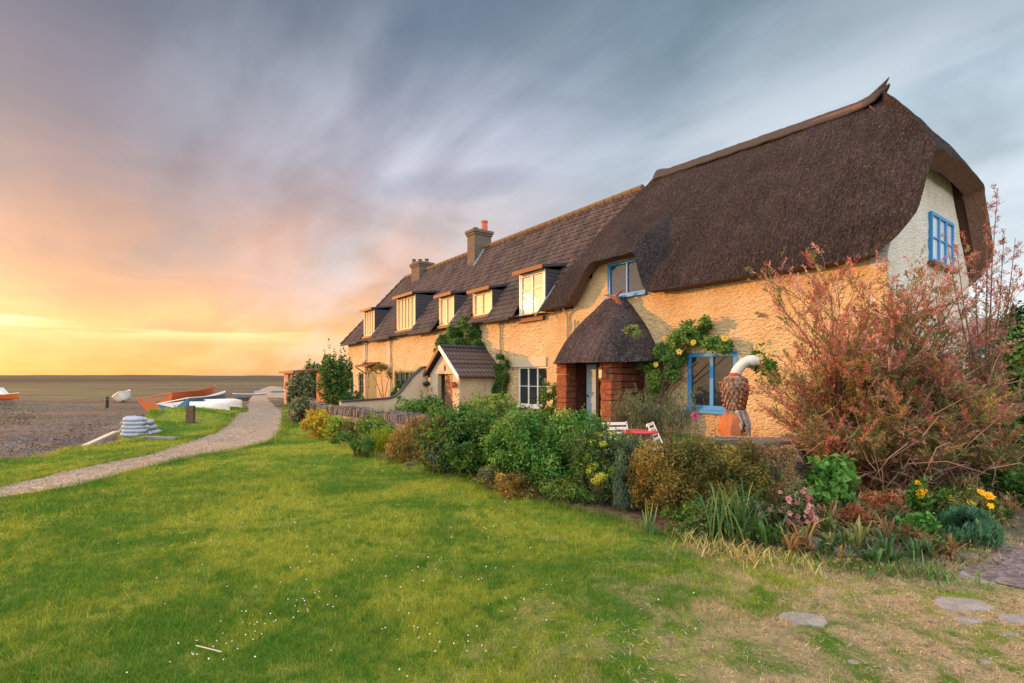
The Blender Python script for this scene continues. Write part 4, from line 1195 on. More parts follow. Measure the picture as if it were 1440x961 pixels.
# ------------------------------------------------------------------ dry stone walls
def stone_wall(name, label, pts, h, th, group='dry stone walls round the front gardens', cop='vertical', sl=(.16, .38), sh=(.07, .14)):
    c = Vector((pts[0][0], pts[0][1], 0)); root = empty(name, c, 0, label, 'wall', group)
    body = MB(); co = MB()
    for a, b in zip(pts[:-1], pts[1:]):
        A, B = Vector(a[:2]) - c.xy, Vector(b[:2]) - c.xy; L = (B - A).length; ang = math.atan2(B.y - A.y, B.x - A.x); u = (B - A) / L; nrm = Vector((-u.y, u.x))
        z = 0
        while z < h - .03:
            hh = min(random.uniform(*sh), h - z); d = random.uniform(-.1, 0)
            while d < L:
                l = random.uniform(*sl)
                for sd_ in (-1, 1):
                    p = A + u * min(d + l / 2, L - .05) + nrm * sd_ * (th / 4 + random.uniform(-.012, .02))
                    body.rbox((p.x, p.y, z + hh / 2), (l - .012, th / 2, hh - .010), ang, .07)
                d += l
            z += hh
        d = 0
        while d < L:
            if cop == 'vertical':
                l = random.uniform(.05, .10); hh = random.uniform(.16, .27); p = A + u * (d + l / 2)
                co.rbox((p.x, p.y, h + hh / 2 - .02), (l - .008, th * random.uniform(.85, 1.05), hh), ang + random.uniform(-.1, .1), .10, (random.uniform(-.2, .35), 0))
            else:
                l = random.uniform(.3, .55); hh = random.uniform(.05, .08); p = A + u * (d + l / 2)
                co.rbox((p.x, p.y, h + hh / 2), (l, th * random.uniform(1.0, 1.2), hh), ang + random.uniform(-.1, .1), .10, (random.uniform(-.06, .06), 0))
            d += l
    body.build('stones', M_stone, root, bevel=.008); co.build('coping_stones', M_stone, root, bevel=.008)
    return root
Wp = lambda t, s: tuple(W(t, s).xy)
stone_wall('dry_stone_wall', 'stone garden wall with upright coping stones ending behind the golden yellow bush', [Wp(-6.6, 9.6), Wp(-7.0, 13.0), Wp(-6.6, 19.0)], .48, .36)
stone_wall('dry_stone_wall', 'stone garden wall with upright coping stones behind the bronze and lime green plants', [Wp(-6.75, 8.9), Wp(-6.6, 6.0), Wp(-6.5, 2.9)], .50, .36)
stone_wall('dry_stone_wall', 'flat-topped slate stone wall beneath the carved wooden bird', [(3.1, 7.85), (4.3, 7.75), (6.2, 8.1), (9.0, 9.0)], .60, .42, cop='flat')
# the rounded pier where the gap is

# ------------------------------------------------------------------ carved wooden bird on the wall
def wallpt(px, py, off=0.3):
    r = (px - CX) / F; b = O2 - off * TV
    s = (b[0] - r * b[1]) / (r * SV[1] - SV[0]); p = b + s * SV
    return Vector((p[0], p[1], EYE + (HY - py) * p[1] / F))
def f_carved(t, b):
    o = obj(t)
    g = t.noise(t.scale(o, (4, 4, 1.1)), 9, 6, .7, 1.2)
    k = t.mix(t.smooth(g, .30, .70), (.085, .05, .038, 1), (.36, .22, .14, 1))
    v = t.voro(t.scale(o, (1, 1, .55)), 13, 'DISTANCE_TO_EDGE')
    k = t.mix(t.math('MULTIPLY', t.smooth(v, .12, .0), .8), k, (.035, .02, .015, 1))
    k = t.mix(t.math('MULTIPLY', t.smooth(t.noise(o, 6, 5, .6), .52, .66), .6), k, (.42, .33, .27, 1))
    t.put(b.inputs['Base Color'], k); b.inputs['Roughness'].default_value = .7
    bump(t, b, t.math('ADD', v, g), 1.0, .03)
M_carved = mat('carved_wood', f_carved)
M_feather = plain('weathered_grey_carving', (.38, .31, .27), .8, .5, 14, .15, .9)
M_orangewood = plain('orange_wood', (.34, .115, .045), .6, .35, 12, .2, .5)
st_c = at(1033, 600, 8.35); st_c.z = .66
bird = empty('carved_bird', st_c, HROT, 'tall carved wooden bird with white neck and red collar standing on the slate wall', 'statue')
def loft(mb, rings, n=16, pw=2.3):
    """rings: (cx, cy, z, rx, ry)"""
    P = np.zeros((len(rings), n, 3))
    for i, (cx_, cy_, z, rx, ry) in enumerate(rings):
        for j in range(n):
            a = 2 * math.pi * j / n; ca, sa = math.cos(a), math.sin(a)
            r = 1 / (abs(ca) ** pw + abs(sa) ** pw) ** (1 / pw)
            P[i, j] = (cx_ + rx * ca * r, cy_ + ry * sa * r, z)
    mb.grid(P, closed=True)
    k = len(mb.v); mb.v.append((rings[-1][0], rings[-1][1], rings[-1][2])); m = k - n
    for j in range(n): mb.f.append((m + j, m + (j + 1) % n, k))
    k = len(mb.v); mb.v.append((rings[0][0], rings[0][1], rings[0][2])); m = k - n * len(rings) - 1
    for j in range(n): mb.f.append((m + (j + 1) % n, m + j, k))
    return mb
q = loft(MB(), [(0, .02, 0, .20, .21), (-.01, .03, .10, .19, .20), (.01, .02, .22, .175, .20), (.0, .03, .30, .15, .18), (.02, 0, .36, .11, .12)], 9, 3.6)
q.build('stump', M_orangewood, bird, smooth=True, sharp=30)
bodyr = [(.0, 0, .28, .12, .14), (0, 0, .40, .10, .115), (0, .01, .56, .12, .155), (0, .02, .74, .15, .20), (0, .01, .84, .15, .205), (0, 0, .92, .13, .19), (0, 0, .96, .09, .13), (0, -.01, .985, .05, .06)]
loft(MB(), bodyr, 20, 2.6).build('body', M_carved, bird, smooth=True)
q = MB()                                        # carved feather rows on back and wings
for r_ in range(9):
    z = .40 + r_ * .06; k_ = (z - .30) / .66; rx = np.interp(z, [a[2] for a in bodyr], [a[3] for a in bodyr]); ry = np.interp(z, [a[2] for a in bodyr], [a[4] for a in bodyr])
    for j in range(16):
        a = 2 * math.pi * (j + .5 * (r_ % 2)) / 16; ca, sa = math.cos(a), math.sin(a); r = 1 / (abs(ca) ** 2.6 + abs(sa) ** 2.6) ** (1 / 2.6)
        c = Vector((rx * ca * r, ry * sa * r, z)); o_ = Vector((ca, sa, 0)); v = Vector((-sa, ca, 0))
        q.add([c + v * .030 + Vector((0, 0, .04)), c - v * .030 + Vector((0, 0, .04)), c + o_ * .014 - v * .022 - Vector((0, 0, .03)), c + o_ * .016 - Vector((0, 0, .055)), c + o_ * .014 + v * .022 - Vector((0, 0, .03))], [(0, 1, 2, 3, 4)])
q.build('feathers', M_carved, bird)
q = MB()
for sg in (-1, 1):                               # folded wing edges
    for k in range(6):
        z = .86 - k * .075
        q.tube([(-.10, sg * (.20 - k * .012), z), (.02, sg * (.22 - k * .014), z - .06), (.10, sg * (.19 - k * .014), z - .14)], [.018, .026, .010], 6)
q.build('wing', M_orangewood, bird, smooth=True)  # orange of the sunlit side put into the colour of both wings
q = MB()
for k in range(7):
    a = -2.2 + k * .50
    q.tube([(0, 0, .40), (.13 * math.cos(a), .15 * math.sin(a), .36), (.20 * math.cos(a), .22 * math.sin(a), .20 - .05 * (k % 2)), (.215 * math.cos(a), .235 * math.sin(a), .10 - .06 * (k % 3))], [.06, .055, .04, .012], 6)
q.build('tail_feathers', M_feather, bird, smooth=True)
MB().lathe((0, -.01, .965), [(.085, 0), (.095, .02), (.088, .05), (.07, .055)], 16).build('collar', plain('red_collar', (.50, .05, .03), .6, .15), bird, smooth=True)
dr_ = Vector((.5, -.86, 0))                       # the neck leans over towards the gable end
q = MB(); cc = [(0, .98, .085), (.03, 1.05, .085), (.08, 1.12, .082), (.14, 1.18, .080), (.20, 1.215, .080), (.26, 1.215, .090), (.32, 1.185, .075), (.36, 1.15, .02)]
q.tube([(dr_.x * a, -.01 + dr_.y * a, z) for a, z, r in cc], [r for a, z, r in cc], 14, ref=(-dr_.y, dr_.x, 0))
nk = q.build('neck', plain('neck_paint', (.60, .56, .52), .6, .10, 3, bmp=.02), bird, smooth=True)
MB().tube([(dr_.x * .32, dr_.y * .32, 1.18), (dr_.x * .39, dr_.y * .39, 1.13), (dr_.x * .41, dr_.y * .41, 1.07)], [.035, .025, .006], 8).build('beak', M_orangewood, bird, smooth=True)

# ------------------------------------------------------------------ bistro table and slatted chairs
tb = empty('bistro_table', (2.06, 8.15, 0), 0, 'small round red topped garden table between the white chairs', 'table')
q = MB().lathe((0, 0, .715), [(.27, 0), (.285, .008), (.285, .022), (.27, .03)], 28); q.build('table_top', M_redtop, tb, smooth=True)
for k in range(3):
    a = 2 * math.pi * k / 3 + .3
    MB().tube([(.20 * math.cos(a), .20 * math.sin(a), .715), (-.02 * math.cos(a), -.02 * math.sin(a), .38), (.24 * math.cos(a), .24 * math.sin(a), 0)], .011, 6).build('leg', M_white, tb, smooth=True)
def garden_chair():
    r = empty('garden_chair', (0, 0, 0), 0)
    for sg in (-1, 1):
        MB().tube([(sg * .20, .20, 0), (sg * .20, -.02, .44), (sg * .20, -.22, .88)], .012, 6).build('back_frame', M_white, r, smooth=True)
        MB().tube([(sg * .17, -.22, 0), (sg * .17, .18, .45)], .012, 6).build('leg', M_white, r, smooth=True)
    q = MB()
    for k in range(4): q.box(-.21, .21, -.075 - k * .037 - .008 + .0 * k - .04, -.075 - k * .037 - .04 + .008, .60 + k * .075, .645 + k * .075)
    q.build('back_slats', M_white, r)
    q = MB()
    for k in range(6): q.box(-.20, .20, -.14 + k * .062, -.095 + k * .062, .45, .466)
    q.build('seat', M_white, r)
    return r
gc = garden_chair()
spots = [((1.70, 8.05, .0), R(8), 'white slatted garden chair left of the red table with its back to the porch'),
         ((2.45, 8.2, -.02), R(-118), 'white slatted garden chair turned sideways right of the red table')]
for i, (p, a, l) in enumerate(spots):
    o = gc if i == 0 else copy_tree(gc)
    o.location = p; o.rotation_euler = (0, 0, a + math.pi * (i == 0)); tag(o, l, 'chair', 'slatted garden chairs round the red table')

# ------------------------------------------------------------------ boats and things on the shore
M_orange = plain('orange_hull', (.56, .115, .03), .45, .15, 3)
M_bluehull = plain('blue_hull', (.045, .16, .30), .45, .15, 3)
M_whull = plain('white_hull', (.68, .62, .56), .5, .12, 3)
M_ghull = plain('grey_hull', (.22, .22, .23), .6, .2, 3)
M_teal = plain('teal_cover', (.03, .12, .13), .7, .2, 3)
M_wood = plain('varnished_wood', (.35, .16, .06), .5, .25, 6)
def hull_grid(L, B, Dp, inner=0.0, n=22, m=11, sheer=.25, transom=.6):
    P = np.zeros((n, m, 3))
    for i in range(n):
        u = i / (n - 1)
        hb = B / 2 * (math.sin(math.pi * (.5 * transom + (1 - .5 * transom) * u)) ** .8 if u < 1 else 0) 
        hb = max(hb - inner, .005)
        k = Dp * (.0 + .55 * max(0, u - .72) ** 1.6 * 4) + inner
        top = Dp * (1 + sheer * (2 * u - .8) ** 2)
        for j in range(m):
            v = 2 * j / (m - 1) - 1
            y = hb * math.copysign(abs(v) ** .62, v); z = k + (top - k) * abs(v) ** 2.6
            P[i, j] = (u * L - L / 2, y, z)
    return P
def boat(name, label, loc, rz, L, B, Dp, mh, mi=None, roll=0.0, pitch=0.0, inverted=False, thwarts=3, stripe=None, group='boats drawn up on the shingle', cabin=False, cat='boat'):
    r = empty(name, loc, rz, label, cat, group); r.rotation_euler = (roll + (math.pi if inverted else 0), pitch, rz)
    mb = MB(); A = hull_grid(L, B, Dp); mb.grid(A); k = len(mb.v)
    mb.v.append(tuple(A[0, A.shape[1] // 2] + [0, 0, Dp * .5]))
    for j in range(A.shape[1] - 1): mb.f.append((k - A.shape[0] * A.shape[1] + j + 1, k - A.shape[0] * A.shape[1] + j, k))
    mb.build('hull', mh, r, smooth=True, sharp=60)
    Bi = hull_grid(L, B, Dp, .03); q = MB(); q.grid(Bi, flip=True); q.build('inner_hull', mi or M_wood, r, smooth=True)
    q = MB()
    for j in (0, -1): q.tube([tuple(p) for p in A[:, j]], .028, 6)
    q.tube([tuple(A[0, 0]), tuple(A[0, -1])], .028, 6)
    q.build('gunwale', stripe or M_white, r, smooth=True)
    for k in range(thwarts):
        u = .25 + .5 * k / max(1, thwarts - 1); i = int(u * (A.shape[0] - 1)); hb = A[i, -1, 1]
        MB().box(A[i, 0, 0] - .10, A[i, 0, 0] + .10, -hb * .86, hb * .86, Dp * .72, Dp * .76).build('thwart', M_wood, r)
    if cabin:
        c = MB(); c.add([(-.1, -.45, Dp * .95), (1.0, -.35, Dp * .95), (1.0, .35, Dp * .95), (-.1, .45, Dp * .95), (.05, -.40, Dp + .55), (.6, -.32, Dp + .55), (.6, .32, Dp + .55), (.05, .40, Dp + .55)],
                        [(0, 3, 2, 1), (4, 5, 6, 7), (0, 1, 5, 4), (1, 2, 6, 5), (2, 3, 7, 6), (3, 0, 4, 7)]); cb_ = c.build('cabin', M_white, r, bevel=.03)
        MB().box(.12, .5, -.415, -.385, Dp + .15, Dp + .42).build('cabin_window', M_glass, cb_)
    return r
def yaw(a, b): return math.atan2(b[1] - a[1], b[0] - a[0])
a_, b_ = (-17.9, 25.6), (-20.6, 35.6)
boat('rowing_gig', 'long orange red rowing boat lying behind the blue one', ((a_[0] + b_[0]) / 2, (a_[1] + b_[1]) / 2, .05), yaw(a_, b_), 10.0, 1.9, .66, M_orange, M_wood, roll=-R(12), pitch=R(-1.5), stripe=M_orange, thwarts=6)
a_, b_ = (-15.0, 22.6), (-16.9, 30.2)
boat('rowing_gig', 'long blue rowing boat with white bands beside the orange one', ((a_[0] + b_[0]) / 2, (a_[1] + b_[1]) / 2, .05), yaw(a_, b_), 7.6, 1.5, .50, M_bluehull, M_whull, roll=-R(12), pitch=R(-1), thwarts=4)
q = empty('boat_trailer', (-19.0, 30.6, -.4), yaw(a_, b_), 'low pale metal boat cradle between the orange and blue boats', 'cradle')
MB().tube([(-2.2, .3, .38), (2.2, .3, .42)], .04, 6).tube([(-2.2, -.3, .38), (2.2, -.3, .42)], .04, 6).tube([(-1, -.6, .3), (-1, .6, .3)], .04, 6).tube([(1.2, -.6, .3), (1.2, .6, .3)], .04, 6).build('frame', M_lead, q)
for sg in (-1, 1): MB().tube([(0, sg * .72, .26), (0, sg * .62, .26)], .26, 14).build('wheel', M_iron, q)
p = G(290, 574, .1); boat('dinghy', 'upturned cream dinghy in front of the blue boat on the grass bank', (-13.2, 22.2, .56), R(28), 1.5, .8, .30, M_whull, M_whull, inverted=True, thwarts=0)
boat('dinghy', 'upturned white dinghy at the right end of the grass bank', (-14.1, 24.8, .56), R(48), 1.7, .9, .34, M_whull, M_whull, inverted=True, thwarts=0)
boat('dinghy', 'small white dinghy with blue inside tipped over alone on the mud', (-30.9, 40.5, -.30), R(-55), 2.3, 1.25, .62, M_whull, M_bluehull, roll=R(22), thwarts=2)
boat('dinghy', 'small grey dinghy lying open beside the far end of the path', (-23.3, 45.2, -.36), R(12), 2.6, 1.3, .42, M_ghull, M_ghull, roll=R(-8), thwarts=2)
boat('motor_boat', 'white and red motor boat with a cabin at the left edge of the shore', (-39.4, 38.4, -.15), R(18), 3.4, 1.3, .42, M_orange, M_whull, thwarts=1, cabin=True)
boat('dinghy', 'dark teal covered boat by the hedge at the far end of the path', (-23.9, 54.0, .2), R(35), 3.2, 1.4, .5, M_teal, M_teal, inverted=True, thwarts=0, stripe=M_teal)
boat('dinghy', 'low grey upturned boat left of the teal one far down the shore', (-27.0, 57.0, .1), R(15), 3.4, 1.4, .45, M_ghull, M_ghull, inverted=True, thwarts=0, stripe=M_ghull)
pz = empty('mooring_post', (-27.3, 34.2, -.5), 0, 'dark wooden post standing in the mud left of the tipped dinghy', 'post', 'wooden posts along the shore')
MB().tube([(0, 0, 0), (.02, 0, .5), (.0, .02, .80)], [.11, .10, .09], 8).build('shaft', M_iron, pz, smooth=True)
MB().tube([(0, 0, .62), (0, 0, .66)], .125, 8).build('rope_band', M_tim, pz)
pp_ = G(268, 601); pz = empty('weathered_post', (pp_.x, pp_.y, -.03), R(10), 'weathered grey square wooden post on the grass bank by the gravel path', 'post', 'wooden posts along the shore')
MB().rbox((0, 0, .34), (.22, .20, .72), 0, .08).build('shaft', plain('brown_post', (.12, .075, .05), .9, .5, 8, .1, .8), pz, bevel=.02)
MB().box(.13, .30, -.06, .06, .22, .27).build('side_peg', M_tim, pz)

# sacks
def sack(loc, rz, l=.62, wd=.38, h=.17, label='', tiltx=0.0):
    P = np.zeros((13, 16, 3))
    for i in range(13):
        u = i / 12 * 2 - 1; k = (1 - abs(u) ** 3.2) ** .5 if abs(u) < 1 else 0
        for j in range(16):
            a = 2 * math.pi * j / 16
            P[i, j] = (u * l / 2, math.cos(a) * wd / 2 * (k * .9 + .1), math.sin(a) * h / 2 * (k * .96 + .04) * (1 + .12 * math.sin(3 * u + a * 2)) + .012 * math.sin(u * 14 + a * 3))
    q = MB().grid(P, closed=True); q.f.append(tuple(range(16))); q.f.append(tuple(12 * 16 + j for j in range(16)))
    r = empty('sandbag', loc, rz, label, 'sandbag', 'stacked sandbags by the grass edge'); r.rotation_euler = (tiltx, 0, rz)
    q.build('sack', M_sack, r, smooth=True, sharp=180)
    MB().tube([(l / 2 - .01, 0, 0), (l / 2 + .05, .01, .02), (l / 2 + .09, -.01, -.01)], [.02, .035, .03], 6).build('tied_end', M_sack, r, smooth=True)
    return r
bx_ = G(181, 616); names = ['lowest', 'second lowest', 'middle', 'second highest', 'topmost']
for k in range(5):
    sack((bx_.x + .02 * (k % 2), bx_.y + .2, .075 + k * .100), R(random.uniform(-7, 7) + (180 if k % 2 else 0)), label='white sandbag, %s of the front stack at the lawn edge' % names[k], l=.66 - .03 * k)
for k, nm in enumerate(['lower', 'middle', 'upper']):
    sack((bx_.x + .12 - .05 * k, bx_.y + .58, .08 + k * .14), R(80 + 14 * k), label='white sandbag lying crosswise at the back of the stack, %s of three' % nm, l=.6)
def debris():
    pts = []
    for (x0, y0, x1, y1, n) in ((-12, 12.5, -18, 22, 260), (-16, 15, -28, 30, 400), (-22, 22, -44, 44, 600), (-18, 27, -30, 50, 600)):
        f = rng.random(n); pts.append(np.stack([x0 + (x1 - x0) * f + rng.normal(scale=.35, size=n), y0 + (y1 - y0) * f + rng.normal(scale=.5, size=n)], 1))
    g = np.concatenate(pts); n = len(g); z = -.36 + .14 * (fbm(g[:, 0] * .16, g[:, 1] * .30, seed=5) - .5)
    P = np.stack([g[:, 0], g[:, 1], z + .02], 1); N = rng.normal(scale=.5, size=(n, 3)) + [0, 0, 1]; c = pick([(.03, .025, .015), (.10, .065, .035), (.22, .16, .11)], n)
    o = np_mesh('seaweed', leaves(P, N, rng.uniform(.04, .12, n) * (1 + g[:, 1] / 40), rng.uniform(.02, .05, n), c, fold=.2), 4, M_leaf, c); tag(o, 'dark weed and drift left in lines along the shingle', 'seaweed', kind='stuff')
debris()
def plank(name, a, b, wd, th, label, m=None):
    A, B = Vector(a), Vector(b); d = B - A; c = (A + B) / 2
    r = MB().rbox((0, 0, 0), (d.length, wd, th), 0, .02).build(name, m or M_tim, None, bevel=.01)
    r.location = c; r.rotation_euler = (0, -math.asin(d.z / d.length), math.atan2(d.y, d.x)); tag(r, label, 'plank', 'driftwood planks at the lawn edge'); return r
M_paletim = plain('bleached_timber', (.50, .42, .34), .85, .25, 6)
plank('driftwood_plank', G(118, 628, -.02), G(162, 608, -.02), .14, .06, 'long bleached plank left of the sandbags', M_paletim)
plank('driftwood_plank', G(150, 613, -.1), G(172, 606, -.1), .16, .06, 'short bleached plank touching the left of the sandbags', M_paletim)
plank('driftwood_plank', G(198, 594, -.05), G(224, 588, -.05), .16, .06, 'pale plank behind the sandbags against the grass bank', M_paletim)
plank('driftwood_plank', G(200, 615, .04), G(247, 617, .04), .16, .07, 'dark grey log lying in the grass right of the sandbags')

# stepping stones and edging rocks
def slab(px, py, rx, ry, z, label, k=13, name='stepping_stone', cat='stone', th=.010, group='flat stones let into the lawn', seed=0, m=None):
    c = G(px, py, 0); rs = random.Random(seed + px)
    ring = [(rx * math.cos(2 * math.pi * i / k) * rs.uniform(.8, 1.12), ry * math.sin(2 * math.pi * i / k) * rs.uniform(.8, 1.12)) for i in range(k)]
    q = MB(); q.v = [(x, y, -.06) for x, y in ring] + [(x, y, th - .012) for x, y in ring] + [(x * .93, y * .93, th) for x, y in ring]
    q.f = [(i, (i + 1) % k, k + (i + 1) % k, k + i) for i in range(k)] + [(k + i, k + (i + 1) % k, 2 * k + (i + 1) % k, 2 * k + i) for i in range(k)] + [tuple(2 * k + i for i in range(k))]
    o = q.build(name, m or M_slab, smooth=False); o.location = (c.x, c.y, z); tag(o, label, cat, group); return o
slab(1130, 872, .155, .105, .0, 'roundish grey stone set alone in the dry grass', 11)
slab(1352, 851, .20, .12, .0, 'long grey slab in the lawn below the right end of the bed')
slab(1362, 873, .09, .05, .0, 'small grey stone just below the long slab', 7)
slab(1432, 872, .15, .07, .0, 'jagged grey stone at the right edge of the lawn', 8)
slab(1385, 812, .17, .15, .0, 'grey slab beside the slate path')
slab(1200, 932, .04, .03, -.005, 'tiny grey stone in the straw near the bottom', 6)
slab(1420, 892, .06, .03, -.005, 'small pale stone at the lower right', 6)
slab(1385, 931, .04, .03, -.005, 'little round stone at the bottom right', 7)
slab(652, 664, .62, .34, .0, 'wide flat paving slab between lawn and shrubs', 10, name='paving_slab')
def rock(px, py, sx, sy, sz, label, z=0.0):
    c = G(px, py, 0); P = np.zeros((8, 12, 3)); sd0 = px * .37
    for i in range(8):
        th = math.pi * (i + .02) / 7.04
        for j in range(12):
            a = 2 * math.pi * j / 12; d = (math.sin(th) * math.cos(a), math.sin(th) * math.sin(a), math.cos(th))
            k = .78 + .5 * float(vnoise(d[0] * 1.7 + sd0, d[1] * 1.7, d[2] * 1.7)); k = k
            P[i, j] = (max(-.85, min(.85, d[0] * k)) * sx, max(-.85, min(.85, d[1] * k)) * sy, max(-.7, min(.72, d[2] * k)) * sz)
    q = MB().grid(P, closed=True, flip=True); o = q.build('edging_rock', M_stone, smooth=True, sharp=28); o.location = (c.x, c.y, z + sz * .25); o.rotation_euler = (0, 0, px * .7)
    return tag(o, label, 'rock', 'rocks edging the planting bed')
for a in [(1075, 765, .10, .08, .08, 'rounded grey rock below the strap leaves'), (1145, 772, .12, .09, .09, 'brown mossy rock under the pink flowers'), (1180, 782, .14, .10, .06, 'flat grey rock right of the mossy one'),
          (1195, 757, .10, .07, .09, 'dark upright rock behind the flat one'), (1228, 768, .11, .08, .07, 'pale edged rock in the middle of the bed edge'), (1250, 760, .08, .07, .07, 'small dark rock among twigs'),
          (1160, 789, .07, .05, .04, 'small light rock at the grass edge'), (1355, 785, .12, .08, .05, 'low brown rock near the slate path'), (575, 655, .10, .07, .06, 'small brownish rock by the far lavender'), (612, 660, .10, .08, .06, 'pinkish rock left of the paving slab')]: rock(*a)

# baskets and pots near the tiled porch
hb = empty('hanging_basket', W(-2.12, 15.82, 1.35), HROT, 'dark hanging basket on the wall left of the tiled porch door', 'basket')
MB().lathe((0, 0, -.13), [(.05, 0), (.13, .05), (.17, .13), (.165, .14)], 14).build('basket_bowl', M_iron, hb, smooth=True)
MB().tube([(0, .0, .02), (0, 0, .22), (.12, 0, .26)], .01, 5).build('bracket', M_iron, hb)
P, N = cloud([((0, 0, .03), (.15, .15, .07))], 160, flat_bottom=False, cut=.2); c = pick([(.10, .04, .03), (.05, .08, .02)], 160); np_mesh('foliage', leaves(P, N, .05, .03, c), 4, M_leaf, c, hb)
hb = empty('wall_planter', W(-2.12, 13.5, 1.30), HROT, 'terracotta half pot fixed right of the tiled porch door', 'planter')
MB().lathe((0, 0, -.12), [(.05, 0), (.09, .04), (.13, .17), (.12, .18)], 12).build('pot', M_pot, hb, smooth=True)
P, N = cloud([((0, 0, .08), (.10, .10, .05))], 90, flat_bottom=False, cut=.2); c = pick([(.30, .05, .03), (.08, .10, .02)], 90); np_mesh('foliage', leaves(P, N, .045, .03, c), 4, M_leaf, c, hb)

# brick shelter beyond the terrace, and a blue-edged roof far to the right
sh_ = empty('brick_shelter', W(-4.3, 24.6), HROT, 'small open pink brick shelter with a flat rusty roof beyond the terrace', 'shelter')
MB().box(-1.0, -.72, 0, .5, 0, 1.86).build('brick_pier', M_pinkbrick, sh_); MB().box(-1.0, -.72, 1.05, 1.25, 0, 1.86).build('brick_pier', M_pinkbrick, sh_)
MB().box(-1.0, -.8, 1.9, 2.9, 0, 1.86).build('brick_pier', M_pinkbrick, sh_); MB().box(.8, 1.0, 0, 2.9, 0, 1.86).build('brick_wall', M_pinkbrick, sh_)
MB().rbox((0, 1.4, 2.0), (2.5, 3.4, .12), 0, 0, (.10, .0)).build('roof', M_redbrown, sh_)
MB().box(-.98, -.78, .5, 1.05, 0, .6).build('low_wall', M_stone, sh_)
bt = empty('bird_bath', W(-6.2, 19.3), 0, 'low stone bird bath in front of the brick shelter', 'bird bath')
MB().lathe((0, 0, 0), [(.16, 0), (.10, .08), (.09, .5), (.14, .56)], 12).build('pedestal', M_tim, bt, smooth=True)
MB().lathe((0, 0, .56), [(.12, 0), (.34, .10), (.35, .14), (.28, .10), (.02, .06)], 18).build('bowl', M_tim, bt, smooth=True)
nb = empty('neighbouring_house', (17.6, 18.5, 0), R(20), 'brown roofed house with blue edging half hidden beyond the gable end', 'house')
MB().box(0, 6, 0, 5, 0, 2.2).build('wall', M_smooth, nb)
MB().add([(-.4, -.4, 2.1), (6.4, -.4, 2.1), (6.4, 2.5, 4.2), (-.4, 2.5, 4.2), (-.4, 5.4, 2.1), (6.4, 5.4, 2.1)], [(0, 1, 2, 3), (3, 2, 5, 4)]).build('roof', plain('rusty_tile', (.24, .11, .08), .85, .35, 6), nb)
MB().add([(-.45, -.45, 2.0), (-.45, -.45, 2.25), (-.45, 2.5, 4.35), (-.45, 2.5, 4.1), (-.38, -.45, 2.0), (-.38, -.45, 2.25), (-.38, 2.5, 4.35), (-.38, 2.5, 4.1)], [(0, 1, 2, 3), (7, 6, 5, 4), (0, 4, 5, 1), (1, 5, 6, 2)]).build('bargeboard', M_blue, nb)
MB().add([(-.3, 0, 2.2), (-.3, 5, 2.2), (-.3, 2.5, 4.0)], [(0, 1, 2)]).build('gable', M_smooth, nb)

# ================================================================== planting
def bushpx(name, label, x0, x1, ytop, ybase, pal, n, L, Wd, cat='shrub', depth=.9, nb_=8, seed=0, group='shrubs in the front garden bed', spiky=False, back=.35, **k):
    Y0 = EYE * F / (ybase - HY); Yc = Y0 + back * (x1 - x0) * Y0 / F * depth
    base = Vector((((x0 + x1) / 2 - CX) / F * Yc, Yc, 0)); wd = (x1 - x0) * Yc / F; h = EYE - (ytop - HY) * Yc / F
    rs = np.random.default_rng(seed + int(x0)); bl = []
    bl.append(((0, 0, h * .42), (wd * .45, wd * depth * .45, h * .46)))
    for i in range(nb_):
        a = 2 * math.pi * i / nb_ + rs.uniform(-.3, .3); rr_ = rs.uniform(.26, .40); hh = rs.uniform(.20, .80)
        sz = rs.uniform(.15, .26)
        bl.append(((math.cos(a) * wd * rr_, math.sin(a) * wd * depth * rr_, h * hh), (wd * sz, wd * depth * sz, min(h * .24, h * (1 - hh) + .02))))
    bl.append(((rs.uniform(-.1, .1) * wd, 0, h * .80), (wd * .20, wd * depth * .2, h * .20)))
    return shrub(name, label, cat, base, bl, n, L, Wd, pal, group=group, seed=seed + int(x0), **k)

# far to near
bushpx('garden_shrub', 'dark scrubby bushes standing against the sky left of the brick shelter', 404, 440, 522, 575, G_SAGE, 2600, .16, .08, nb_=7, seed=1)
bushpx('garden_shrub', 'low pale bush at the corner where path and garden meet', 408, 434, 556, 598, G_SAGE, 1800, .10, .05, seed=2)
bushpx('garden_tree', 'round dark green bush rising over the roof of the brick shelter', 425, 462, 512, 562, G_DARK + G_BRONZE[:1], 3200, .20, .11, seed=3, cat='tree')
bushpx('ivy_column', 'tall ivy and creeper mass at the far corner of the terrace', 454, 494, 497, 583, G_DARK + [(.15, .17, .03)], 7000, .11, .08, seed=4, depth=1.1, nb_=14, cat='climber', back=.6)
bushpx('garden_shrub', 'dark low hedge in front of the green terrace windows', 478, 516, 549, 583, G_DARK, 2600, .09, .05, seed=5)
bushpx('garden_shrub', 'golden yellow leafed round bush at the far end of the bed', 426, 471, 577, 617, G_GOLD, 3600, .06, .04, seed=6, cut=.35)
bushpx('garden_shrub', 'small lime green bush tucked right of the golden one', 455, 490, 586, 620, G_LIME[:2] + [(.30, .34, .05)], 2400, .06, .04, seed=7)
bushpx('garden_shrub', 'low dark green cushion at the foot of the lime bush', 465, 498, 604, 625, G_MID, 1800, .06, .022, seed=8)
straps('grass_clump', 'spiky lime yellow grass beside the wall end', 'ornamental grass', G(538, 636), 420, .62, .42, .014, G_LIME, seed=9, droop=.3, jitter=.10, group='strap leaved clumps')
bushpx('lavender_cushion', 'small green lavender cushion leftmost at the bed edge', 489, 508, 620, 643, G_MID, 1400, .07, .012, seed=10, cat='lavender', group='lavender cushions', up=(0, 0, 1.5))
